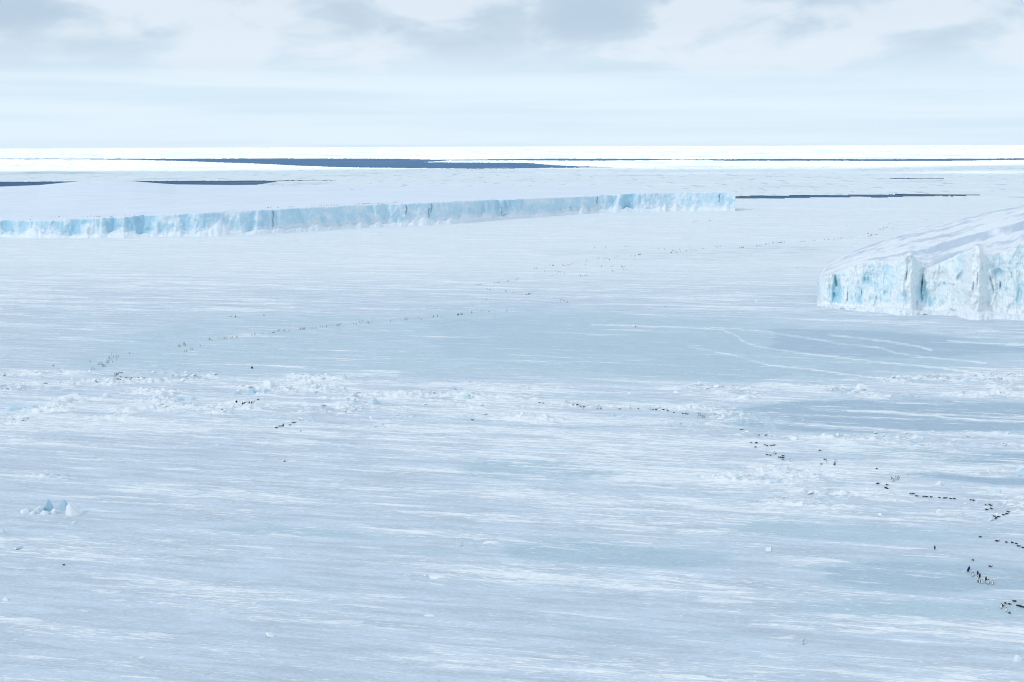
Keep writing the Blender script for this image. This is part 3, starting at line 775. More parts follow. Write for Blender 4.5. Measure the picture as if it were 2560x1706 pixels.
def slab_points(rng, w_, d_, h_, peak, sharp=0.35):
    """a broken slab: uneven footprint, tilted flat top with its high edge at peak, chipped corners"""
    pts = []
    k = 7
    for i in range(k):
        a = 2 * math.pi * i / k + rng.uniform(-0.35, 0.35)
        e = rng.uniform(0.75, 1.08)
        x = 0.5 * w_ * e * math.cos(a); y = 0.5 * d_ * e * math.sin(a)
        pts.append((x, y, -0.2 * h_ - 0.1))
        u_ = x / (0.5 * w_)
        top = h_ * max(0.15, 1 - sharp * abs(u_ - peak) ** 1.2 * 1.3) * rng.uniform(0.78, 1.0)
        pts.append((x * rng.uniform(0.70, 0.98), y * rng.uniform(0.70, 0.98), top))
    pts.append((peak * 0.42 * w_, rng.uniform(-0.25, 0.25) * d_, h_))
    pts.append((peak * 0.30 * w_, rng.uniform(-0.3, 0.3) * d_, h_ * 0.96))
    return pts


def ice_block(name, px, py, w_px, h_px, label, seed, peak=0.2, blue=0.6, snow=0.25, depth=0.7, sharp=0.5, rot=0.0, group=None):
    rng = random.Random(seed)
    x, y = (float(a) for a in ground_at(px, py)); r = math.hypot(x, y, CAM_H)
    s = r / F_PX
    w_ = w_px * s; h_ = h_px * s
    V, T = hull(slab_points(rng, w_, w_ * depth, h_, peak, sharp))
    hz = V[:, 2] / h_
    at = {'snow': np.full(len(V), snow) + 0.35 * np.clip(hz - 0.55, 0, 1), 'blue': np.full(len(V), blue), 'dirt_and_shade': np.zeros(len(V))}
    z = float(fields([x], [y])[0][0])
    return add(name, mesh_np(name, V, T, M_BLOCK_ICE, at, smooth=False), label=label, cat='ice block', group=group, loc=(x, y, z), rot=(0, 0, rot))


BLOCKS = [  # px, py of the foot, width, height, peak -1..1, blueness, snow, depth, sharpness, rotation, label
    (186, 1287, 56, 30, -0.45, 0.0, 0.85, 0.8, 0.75, 0.2, 'bright white rounded slab at the end of the lone ice heap, nearest side'),
    (158, 1275, 32, 26, 0.25, 1.0, -0.3, 0.5, 0.6, -0.3, 'dark blue-grey upright slab in the lone ice heap, behind the white slab'),
    (120, 1275, 38, 29, 0.10, 0.9, -0.4, 0.6, 0.9, 0.3, 'pointed blue slab rising highest in the lone ice heap'),
    (97, 1281, 34, 16, 0.3, 0.5, 0.2, 0.8, 0.6, 0.1, 'pale blue sloping block on the left flank of the lone ice heap'),
    (112, 1287, 22, 10, 0.0, 0.3, 0.45, 0.9, 0.3, 0.5, 'small whitish chunk at the front of the lone ice heap'),
    (136, 1284, 18, 12, 0.2, 0.5, 0.3, 0.9, 0.4, 0.9, 'small pale blue chunk between the two peaks of the lone ice heap'),
    (63, 1283, 24, 9, 0.1, 0.1, 0.6, 1.0, 0.3, 0.0, 'low snowy lump at the far left end of the lone ice heap'),
    (82, 1286, 20, 7, 0.0, 0.2, 0.5, 0.9, 0.3, 0.4, 'flat white chunk lying low on the left of the lone ice heap'),
    (932, 1009, 46, 20, 0.15, 0.55, 0.1, 0.7, 1.0, 0.2, 'large pale blue triangular slab at the front of the rubble belt'),
    (884, 1007, 22, 13, 0.4, 0.9, -0.1, 0.7, 0.7, -0.2, 'dark-faced blue block just left of the triangular slab'),
    (868, 1000, 16, 10, 0.0, 0.6, 0.1, 0.8, 0.5, 0.6, 'small blue chunk in the rubble left of the dark-faced block'),
    (1131, 978, 30, 13, 0.5, 1.1, -0.5, 0.6, 0.9, 0.15, 'vivid blue wedge standing alone at the right end of the rubble belt'),
    (1156, 999, 40, 9, 0.2, 0.3, 0.1, 0.5, 0.2, 0.0, 'flat lavender-grey slab below the vivid blue wedge'),
    (1178, 997, 12, 9, 0.1, 0.3, 0.1, 0.8, 0.3, 0.4, 'small grey block touching the flat lavender slab'),
    (858, 976, 22, 15, 0.5, 0.6, 0.1, 0.7, 0.8, -0.2, 'pale blue tilted slab in the upper rubble with a sharp right edge'),
    (835, 976, 24, 12, -0.2, 0.4, 0.3, 0.8, 0.6, 0.3, 'whitish-blue block leaning on the tilted slab in the upper rubble'),
    (785, 974, 26, 14, 0.2, 0.4, 0.4, 0.8, 0.5, 0.2, 'rounded pale block below the upper edge of the rubble belt'),
    (775, 962, 20, 14, 0.0, 0.0, 0.7, 0.9, 0.2, 0.0, 'white snow-capped boulder on the upper edge of the rubble belt'),
    (722, 974, 28, 13, 0.1, 0.5, 0.25, 0.8, 0.5, 0.5, 'blue-shadowed block beside the tallest snowy hump in the rubble'),
    (672, 968, 36, 20, -0.1, 0.1, 0.6, 0.9, 0.3, 0.1, 'tallest snowy hump on the upper edge of the rubble belt'),
    (662, 982, 30, 10, 0.2, 0.8, 0.0, 0.7, 0.4, 0.2, 'blue low block under the tallest snowy hump'),
    (628, 984, 36, 16, 0.1, 0.9, -0.1, 0.7, 0.6, -0.1, 'jagged blue block above the row of standing penguins, right one'),
    (592, 986, 24, 9, -0.1, 1.0, -0.2, 0.7, 0.4, 0.1, 'low deep blue block above the row of standing penguins, left one'),
    (478, 1000, 30, 11, 0.4, 0.7, 0.1, 0.6, 0.3, 0.0, 'pale blue flat-topped slab with a steep right end in the left rubble'),
    (448, 1002, 34, 9, -0.2, 0.9, 0.0, 0.6, 0.3, 0.0, 'blue low slab adjoining the flat-topped slab in the left rubble'),
    (265, 994, 19, 13, 0.2, 0.2, 0.3, 0.9, 0.3, 0.2, 'isolated grey-white boulder in the left rubble'),
    (78, 1024, 40, 14, 0.1, 0.7, 0.15, 0.7, 0.6, 0.1, 'blue-tinged broken block near the left border, lower rubble, right one'),
    (32, 1026, 50, 12, -0.1, 0.8, 0.1, 0.7, 0.5, 0.2, 'wide blue-tinged broken block at the left border of the lower rubble'),
    (165, 1002, 44, 12, -0.2, 0.0, 0.7, 0.8, 0.2, 0.0, 'smooth white mound between the left boulders in the rubble'),
    (1941, 1209, 24, 15, 0.55, 0.7, 0.0, 0.5, 1.0, 0.1, 'sharp blue fin with a dark right face, below the scattered sliding penguins'),
    (1922, 1210, 26, 10, 0.0, 0.3, 0.4, 0.8, 0.4, 0.0, 'pale block leaning against the sharp blue fin'),
    (2484, 1233, 50, 11, 0.3, 0.6, 0.25, 0.6, 0.15, 0.1, 'long pale blue flat slab above the bend of sliding penguins'),
    (2346, 1214, 28, 12, 0.4, 0.4, 0.35, 0.7, 0.6, 0.1, 'pointed pale block on the edge of the dark ice patch at right'),
    (2548, 1183, 34, 16, 0.3, 0.7, 0.1, 0.7, 0.7, 0.2, 'bluish ridge block cut by the right border'),
    (2546, 1652, 28, 15, -0.2, 0.4, 0.45, 0.8, 0.6, 0.0, 'ragged snowy block in the lower right corner'),
    (8, 1332, 16, 13, -0.1, 0.6, 0.2, 0.8, 0.6, 0.0, 'small bluish block at the left border below the lone ice heap'),
    (184, 1308, 14, 7, 0.3, 0.3, 0.4, 0.8, 0.4, 0.0, 'tiny pale block just below the lone ice heap'),
    (1892, 755, 13, 7, -0.2, 0.3, 0.2, 0.8, 0.5, 0.0, 'tiny grey ice lump alone on the plain left of the turquoise iceberg'),
    (1320, 973, 12, 9, 0.2, 0.5, 0.2, 0.8, 0.6, 0.0, 'small bluish block where the rubble belt meets the bare ice'),
    (1533, 1040, 16, 9, 0.0, 0.8, 0.0, 0.8, 0.4, 0.1, 'blue-grey block below the middle of the sliding column, left one'),
    (1556, 1044, 18, 10, 0.3, 0.8, 0.0, 0.8, 0.5, 0.3, 'blue-grey block below the middle of the sliding column, right one'),
    (1860, 998, 44, 10, 0.2, 0.2, 0.5, 0.7, 0.3, 0.0, 'snowy hummock on the drift above the right bare ice patch'),
    (2152, 975, 42, 11, -0.1, 0.2, 0.55, 0.7, 0.3, 0.0, 'white hummock in the narrow drift between the two bare ice patches'),
    (2412, 954, 30, 9, 0.1, 0.5, 0.3, 0.7, 0.4, 0.0, 'pale bluish hummock on the rough ice at the right'),
    (1946, 1180, 22, 9, 0.1, 0.6, 0.1, 0.8, 0.5, 0.3, 'bluish crumbled block above the sharp blue fin'),
    (2292, 1098, 40, 10, 0.0, 0.4, 0.4, 0.7, 0.4, 0.0, 'cyan-tinted hummock on the snow belt under the right bare ice patch'),
    (1090, 1445, 44, 9, 0.4, 0.1, 0.6, 0.6, 0.3, 0.0, 'low white mound at the right end of a foreground drift'),
    (1075, 1540, 24, 8, -0.1, 0.4, 0.4, 0.7, 0.5, 0.0, 'small bluish block capping the lower foreground drift'),
    (1225, 1360, 36, 8, 0.2, 0.1, 0.6, 0.7, 0.4, 0.0, 'white ragged mound right of the thin dark ice strip'),
    (1728, 1440, 20, 7, 0.3, 0.5, 0.2, 0.7, 0.5, 0.0, 'small broken block at the end of a right foreground drift'),
]
for k, (px_, py_, w_, h_, pk, bl, sn, dp, sh, ro, lb) in enumerate(BLOCKS):
    strong = k in (1, 2, 11)
    if k >= 46:
        w_, h_, dp, sn, bl = w_ * 1.5, h_ * 0.6, 0.45, 0.8, bl * 0.4
    ice_block('ice_block', px_, py_, w_ * (1 if k < 8 else 0.9), h_ * (1 if k < 8 else 0.85), lb, 900 + k, pk, bl if strong else bl * 0.65, sn if strong else sn + 0.12, dp, sh, ro)


def build_rubble():
    """loose broken ice strewn over the rough belts: far too many to count"""
    rng = np.random.default_rng(5)
    n = 60000
    px = rng.uniform(-60, 2620, n); py = 930 + 740 * rng.uniform(0, 1, n) ** 1.6
    X, Y = ground_at(px, py)
    z, drift, ice, far, rub = fields(X, Y)
    keep = rng.uniform(0, 1, n) < (rub ** 1.5) * 0.40 + 0.0005
    X, Y, z, rub = X[keep], Y[keep], z[keep], rub[keep]
    n = len(X)
    base = []
    for s in range(8):
        r = random.Random(40 + s)
        P = [(sx * r.uniform(0.75, 1.1), sy * r.uniform(0.5, 0.8), sz * r.uniform(0.16, 0.30)) for sx in (-1, 1) for sy in (-1, 1) for sz in (-1, 1)]
        R = Matrix.Rotation(r.uniform(-0.7, 0.7), 3, 'X') @ Matrix.Rotation(r.uniform(-0.8, 0.8), 3, 'Y')
        base.append(hull([tuple(R @ Vector(p)) for p in P]))
    Vs, Ts, sn, bl, off = [], [], [], [], 0
    for i in range(n):
        V, T = base[i % 8]
        s = 0.22 + 1.1 * rng.uniform() ** 3.5
        a = rng.uniform(0, 6.283); ca, sa = math.cos(a), math.sin(a)
        W = V * (s * rng.uniform(0.8, 1.5), s * rng.uniform(0.6, 1.1), s * rng.uniform(0.7, 1.2))
        W = np.stack([W[:, 0] * ca - W[:, 1] * sa + X[i], W[:, 0] * sa + W[:, 1] * ca + Y[i], W[:, 2] + z[i]], 1)
        Vs.append(W); Ts.append(T + off); off += len(V)
        sn.append(np.full(len(V), rng.uniform(0.35, 0.95))); bl.append(np.full(len(V), rng.uniform(0.0, 0.6)))
    V = np.vstack(Vs); T = np.vstack(Ts); sn = np.concatenate(sn); bl = np.concatenate(bl)
    add('ice_rubble', mesh_np('ice_rubble', V, T, M_BLOCK_ICE, {'snow': sn, 'blue': bl, 'dirt_and_shade': 0 * sn}, smooth=False), label='loose broken ice strewn over the rough belts of the sea ice', kind='stuff')
    print('rubble', n, len(T))


build_rubble()

PENGUINS = {
    'flock': '''225.1,906.2,p 230.6,923.8,p 235.2,923.8,p 245.6,912.3,p 250,911.6,p 254.1,911.3,p 255.3,910.7,p 256.1,916.5,p 258.7,916.7,p 259.7,916.1,p 262.7,916.1,p 264.5,907.4,p 266.8,904,p 269.5,908.5,p 270.3,907.4,p 272,901.4,p 272.7,896.7,p 273.6,895.7,p 274,902.1,p 278.3,899.3,p 278.7,888.3,p 280.6,906.5,p 283.6,894.2,p 290.8,893.8,p 291.3,900.5,p 295.9,893.2,p 323.9,885.2,p''',
    'prone': '''286.4,937.1,p 288,944.2,p 290.3,936.2,p 291.3,938,t 293.3,951,t 294.4,935.5,t 295.9,950,t 298.3,932.7,t 300.5,952.7,t 302,943.4,t 304.3,933.6,t 313.9,946.7,t 316.7,945.2,t 323.4,948,p 326.2,954.6,t 329,946.1,t 346.2,948.2,t 360.7,947,t''',
    'file': '''445.1,867.3,p 448.3,868.2,p 449.6,866.7,p 457.9,863.5,p 459.8,862.2,p 461.8,861.6,p 462.1,880.1,p 463.7,864.4,t 466.2,879.5,p 467.2,878.8,p 476.1,875.6,p 480.2,874.6,p 489.5,857.1,p 500.1,867,p 522,849.9,p 523.9,849.5,p 525.4,848.9,p 530.4,852.7,p 547.2,848.6,p 557.2,847.6,p 560.9,847.6,p 564.1,847.8,p 568.2,846.9,p 577.1,847.6,p 581.7,844.4,p 590.2,843.8,p 593,843.8,p 630.1,838.7,p 636.5,838,p 638.3,838,p 657.2,835.8,p 675,832,p 682.9,831.6,t 686.2,830.4,p 692.9,829.5,p 695.4,828.5,p 698,828.2,p 709.4,828.2,p 711.3,828.2,p 722.9,828,p 747.1,824,p 750.3,825.3,p 751.6,823.8,p 755.8,823.8,p 757.9,823.5,p 760.1,823.8,p 762.1,823.8,p 774.9,822.5,p 780.9,822.2,p 788.5,821.8,p 800.7,818.4,p 806.1,819.4,p 815.3,819.3,p 816.1,817.4,p 827,817.4,p 834.8,816.1,p 841.5,816.1,p 844,815.8,p 846.3,815.7,p 848.7,813.6,p 851,812.9,p 883.3,810.4,p 891.2,811.3,p 898.6,805.6,t 902,810,p 907.1,804.9,p 919.2,808.5,p 920.9,808.2,p 923.1,808.5,p 930.1,807.4,p 976.7,804.9,p 1002,802.2,p 1012.2,799.8,p 1014.2,799.8,p 1015.9,799.5,p 1019.3,799.5,p 1045.7,796.8,p 1051.8,799.5,p 1053.5,799.5,p 1083.3,793.2,s 1094.5,792.7,s 1102,794.1,p 1144.3,788.8,s 1146.7,788.3,s 1152.4,787.6,s 1155.3,787.6,s 1179.5,783.2,s 1201.9,781.6,p 1222.5,780.3,t 1266.3,778.2,p 1268,778.2,p 1277.6,777.7,p''',
    'solo': '''132.7,915.6,t 159.2,1414.9,t 555.3,1028.8,t 576.1,791.7,t 589.1,793.8,s 660,791,s 712,1155,t 1181.2,1051.3,t 1216,750.2,t 1589.5,818.5,s 1664.3,766.9,t 2009.7,1611,p''',
    'mid': '''1190.1,713.2,t 1195.1,713.1,t 1197.6,713.8,t 1202,711.4,t 1217.5,723.3,t 1224.6,725.5,t 1236.3,707.7,t 1244.1,707.2,t 1248.7,706.9,t 1263.7,728,t 1265.6,731.3,d 1267.8,704.6,t 1271,702.7,t 1283.5,731.6,t 1289,701.4,d 1292.5,699.4,t 1295.5,698.2,t 1316.1,737.4,t 1321.8,737.5,t 1322.1,735.1,t 1325.2,735.1,t 1385.1,746.5,t 1400.9,753.4,t 1402,749.1,t 1409.3,752.2,t 1414.7,757.3,p 1417.5,756.6,p 1419.8,757.3,p''',
    'far': '''1312.6,566.8,s 1336,673.3,d 1341.6,672,d 1342.8,674.6,d 1362,679.2,d 1363,668.9,d 1373.7,665.4,d 1380.5,689.1,t 1381.1,665.4,d 1383.8,665.4,d 1388.7,678.1,d 1390.6,686.5,d 1395.6,678.8,t 1400.2,680.8,t 1402.8,686.2,t 1406.6,663.5,d 1409.9,665.4,t 1410.9,685.6,t 1417,662.9,d 1422.1,664.3,s 1426.2,661.7,d 1432.6,661.3,d 1451.6,691.1,s 1461,690,t 1464,663.5,d 1465.2,654.7,d 1466.8,650.1,d 1467.1,689.7,t 1485.9,620.7,s 1493.8,647.2,d 1498.9,647.2,d 1503.5,667.8,s 1511.4,647.6,d 1513.9,619.2,s 1516.8,646,d 1519.9,647.9,d 1524.1,650.7,s 1529.5,668.1,s 1530,679.2,s 1532.4,679.2,s 1535.9,646.7,d 1544.6,642.4,s 1554.1,667.5,s 1556.7,669.7,s 1557.5,674.3,t 1561.2,668.4,d 1562.4,674,t 1562.5,618,s 1568.1,674,t 1569.9,618,s 1575.7,641.4,d 1578.5,641.1,t 1586.6,641.7,s 1589.2,639.8,d 1596.1,638.8,s 1597.6,637.8,s 1599.6,637.5,s 1601.1,637.5,s 1647.2,623.4,s 1660.6,624.9,s 1674,626,d 1676.8,632.7,s 1678,632.3,s 1679.7,632.3,s 1680.6,628.3,d 1682.2,628,d 1685.7,628.5,d 1688,631.8,d 1691.8,631.8,d 1694.6,631.8,d 1698.8,625.1,d 1701.9,630.5,d 1712.8,628.5,d 1715.8,628.5,s 1727,625.1,s 1732.4,557.7,s 1735.4,624.7,d 1736.5,556.3,s 1740.1,627.5,s 1740.3,555.5,s 1755.6,554.4,d 1756.8,622.5,d 1759,622.5,d 1770.5,553.8,s 1774.1,553.3,s 1776.2,552.8,s 1780.3,551.7,s 1788.7,618.7,d 1793.2,619.1,d 1797.1,617.8,d 1801.1,618.1,d 1849.4,620.9,s 1853.7,620,s 1855.4,620,s 1858.4,619.6,s 1891.3,616.1,s 1893.3,617,s 1898.4,616.1,s 1902.8,616.3,s 1913.4,612.4,s 1915.5,611.4,s 1920.4,611,d 1931.4,609.4,s 1933.8,609,s 1940.2,608.7,d 1942.8,609,d 1946.7,608.3,s 1948.7,608.1,s 1951,607.9,s 1953.4,607.7,s 1955.5,607.5,s 1961.2,607.3,d 1988.1,606.5,d 1988.9,530.5,d 1993.5,670.2,t 2000.4,605.5,s 2002,531.5,d 2005.7,604.9,d 2006.6,531.8,d 2009.3,604.7,s 2013,604.5,s 2014.7,670.2,t 2031.8,602.4,d 2034.6,602,d 2039.1,603.2,d 2060.9,600.8,s 2071.1,600.6,d 2085.2,599.6,s 2095.6,597.7,d 2101.1,596.7,s 2105.4,596.1,s 2116,566.5,s 2122.3,594.1,d 2129.3,593.9,d 2140.3,593.4,d 2168.4,584.5,s 2170.9,593.4,s 2171.1,584.9,s 2176.2,590.6,s 2177.4,593,s 2178.6,589,s 2179.5,588.1,s 2184.8,586.9,s 2189,587.3,s 2191.5,587.9,s 2192.9,587.5,s 2199,574.7,s 2201.7,575.5,s 2207.2,576.7,s 2208,571.6,s 2208.4,567.7,d 2212.3,571.6,d 2215.4,569.6,s 2217.4,569.2,s 2219.4,569,s 2221.5,559.8,d 2225.2,559.6,d 2231.3,560,d 2231.3,573,s 2235.4,565.5,d 2243.5,564.5,d 2244.9,556.3,d 2250,564.5,d 2254.7,564.5,d 2263.9,562.8,d 2272.5,561.6,d 2277,562,d 2295.1,552.2,d 2316.5,551.2,d''',
    'slide': '''1349.1,1008.5,t 1358.2,1009.3,t 1433,1016.5,t 1442.4,1017.8,t 1444.9,1017.4,t 1449.6,1018.2,t 1453.8,1019.1,t 1457.5,1022.1,p 1460.9,1018.7,t 1493.4,1022.3,t 1499.3,1025,p 1502.1,1022.3,t 1549.9,1023.6,t 1576,1023.6,p 1596.2,1023.6,t 1624.5,1025.7,p 1632.8,1025.9,t 1641.3,1026.3,t 1652.7,1028,t 1659.1,1028.7,t 1669.3,1030.4,t 1684.8,1032.5,t 1707.6,1034.8,t 1714.4,1035.5,t 1719.3,1036.3,t''',
    'huddle': '''1744.5,1040.6,p 1748.8,1035.7,t 1748.8,1040.6,p 1750.9,1041.2,p 1754.7,1043.3,p 1757.3,1044.4,p 1760.1,1045.4,p 1761.5,1043.7,p''',
    'scatter': '''1851.5,1076.4,t 1856.2,1076.7,t 1878.2,1107.9,t 1888.8,1087.7,t 1889.1,1118.8,t 1890.2,1108.7,t 1892,1107.6,t 1897.8,1092,t 1912.4,1113.5,t 1915.3,1093.7,t 1918,1139.6,t 1918.2,1116.3,t 1926.8,1140.3,t 1927.7,1115.2,t 1932.6,1114.9,t 1935.9,1138,p 1936.1,1114.2,t 1939.1,1135.4,t 1948.2,1145.1,t 1952.8,1145.7,t 1956.6,1150.6,t 1957.8,1141.5,t 1958.1,1146,t 1960,1151.8,p 1976.2,1154.9,p 2050.1,1127.5,t 2053.7,1162.5,t 2062.3,1150,t 2065.7,1156.1,p 2086.5,1164.8,t 2087.1,1160.7,t 2088.6,1157.9,p 2192.1,1174.4,t 2192.7,1210.9,t 2195.7,1210.2,t''',
    'pale': '''2226.8,1200.1,p 2229.8,1200.1,p 2231.8,1204.4,p 2237.2,1203.6,p 2238.9,1200.1,p 2244.4,1199.5,p 2246.4,1199,p 2269.3,1192.9,p''',
    'chain': '''2214.7,1220.9,t 2218.1,1213.9,t 2218.1,1222.7,t 2276.5,1236.2,t 2283.7,1236.2,t 2292.1,1242,t 2309.4,1243.4,t 2317,1243.7,t 2328.5,1244.1,t 2349.2,1247.1,t 2360.6,1248.3,t 2364.9,1247.7,t 2377.2,1248.9,t 2386.4,1249.4,t 2427.5,1252.1,t 2434.5,1253.3,t''',
    'bend': '''2464.8,1268.8,t 2467,1278.3,t 2473.9,1269.5,t 2477.2,1267.9,t 2479.1,1276.3,t 2485.6,1293.4,t 2489.5,1299.8,t 2491,1296.6,t 2496.8,1294.6,t 2509.1,1290.2,t 2517.8,1288.2,t 2520.8,1282.9,t''',
    'edge': '''2451.5,1342.8,t 2493.4,1353.2,t 2516.5,1356.7,t 2531.1,1357.9,t 2541.3,1359.8,t 2546.8,1367.1,t 2558.3,1370.5,t''',
    'lone': '''2336.9,1374.5,s''',
    'near': '''2420.1,1429.9,s 2422.7,1424.8,s 2430.1,1440.4,p 2431.8,1402.8,t 2433.7,1440.9,p 2444.1,1437.5,s 2444.6,1450.4,p 2446.6,1453.9,t 2449.3,1443.9,s 2449.7,1455.9,p 2455,1457.7,p 2464.8,1450.8,s 2466.8,1458.5,p 2469.1,1457,p 2471.1,1459.3,p 2476.3,1416.7,t 2481.6,1461.1,p''',
    'low': '''2503.5,1519.4,p 2507.3,1515,t 2514.2,1508.7,t 2515.3,1528.4,p 2523.4,1532.7,t 2524.9,1511,t 2535.2,1504.1,t 2546.7,1514.3,t 2552.5,1516.6,t 2555.9,1517.9,t 2558.9,1518.9,t''',
    'row': '''590.6,1015.7,s 592.6,1015.7,s 606.6,1014.7,s 611.7,1013.1,s 614.1,1013.1,s 623.4,1012.8,s 629.6,1012.4,s 645.7,1000.9,t''',
    'arc': '''690.4,1070.8,t 692.6,1073,t 697.7,1067,t 703.6,1067,t 708.1,1067.2,s 725,1064.1,t 731.7,1058.5,t 737.5,1057.5,t 751.6,1080,t''',
    'pair': '''628.5,922.2,s 631.5,923,s''',
    'top': '''76.4,549.6,s 79.8,542.8,d 127.5,543,d 138.3,543,d 146.2,542.8,s 148.5,542.5,s 159.5,542.2,d 166.6,542.2,d 205.4,543.9,d 219.2,543.3,d 226.3,540.5,d 227,543.2,d 235.2,543.2,s 241.4,543.2,d 246,542.8,s 248.2,542.8,s 250.5,542.8,s 275.6,542.5,s 279.4,542.8,s 282.1,542.2,s 312.5,539.1,d 312.5,541.6,s 324.9,540.1,d 335.5,540.5,s 350.8,540.1,d 354.5,540.1,s 358.9,540.1,s 669.2,520.6,s 671.4,520.6,s 676.5,520.6,s 693.5,519.6,s 696.9,519.6,s 720.6,518.5,s 725,518.5,s 728.9,518.5,s 733.2,518.5,s 779.4,516.5,s 782.5,516.2,d 798.1,515.6,d 803.7,516.2,s 807.8,515.8,d 816.5,515.1,s 820.2,515.1,d 827.3,514.8,s 829.5,514.5,s 835.5,514.5,s 840.3,514.1,s 844.8,514.1,s 875.4,475.4,s 877.1,475.4,s 879.2,475.4,s 881.2,475.5,s 883.3,475.5,s 885.3,475.7,s 886.5,511.4,d 889.4,512.2,s 889.9,475.7,d 893.3,476.2,d 894.1,511.4,s 896.7,476.2,d 896.7,511.1,s 899.2,511.4,s 900.1,476.4,s 903.5,476.2,s 906,510.5,s 906.9,476.4,s 908.6,511.1,s 910,476.4,s 911.5,510.7,s 914,511.1,s 916.8,510.9,s 919.6,510.7,s 921.7,510.4,s 925.6,510.2,s 927.6,511.4,s 934.9,509.7,s 943.4,510,s 946.8,509.7,s 950.2,509.4,s 952.5,509,s 956.5,509.4,s 958.7,510.7,d 966.4,508.8,d 973.2,510,d 980.5,508,d 985.9,508,s 988.5,507.7,s 990.2,507.7,s 1007.2,507.7,d''',
    'back': '''667.2,462.1,d 670.6,457.8,d 674,461.8,s 677.4,457,d 679.9,462.6,s 681.6,462.4,s 683.3,462.6,s 684.2,457.5,s 685,462.4,s 686.7,457.7,s 686.7,462.6,s 691,459,s 692.7,460.1,s 694.4,460.7,s 698.6,462.9,s 703.7,464.3,s 705.1,464.6,s 706.5,465,s 708,465,s 709.4,465.2,s 719.9,465.5,s 727.5,465.5,s 733.8,465.7,s 735.5,465.7,s 737.2,465.7,s 738.9,465.7,s''',
}


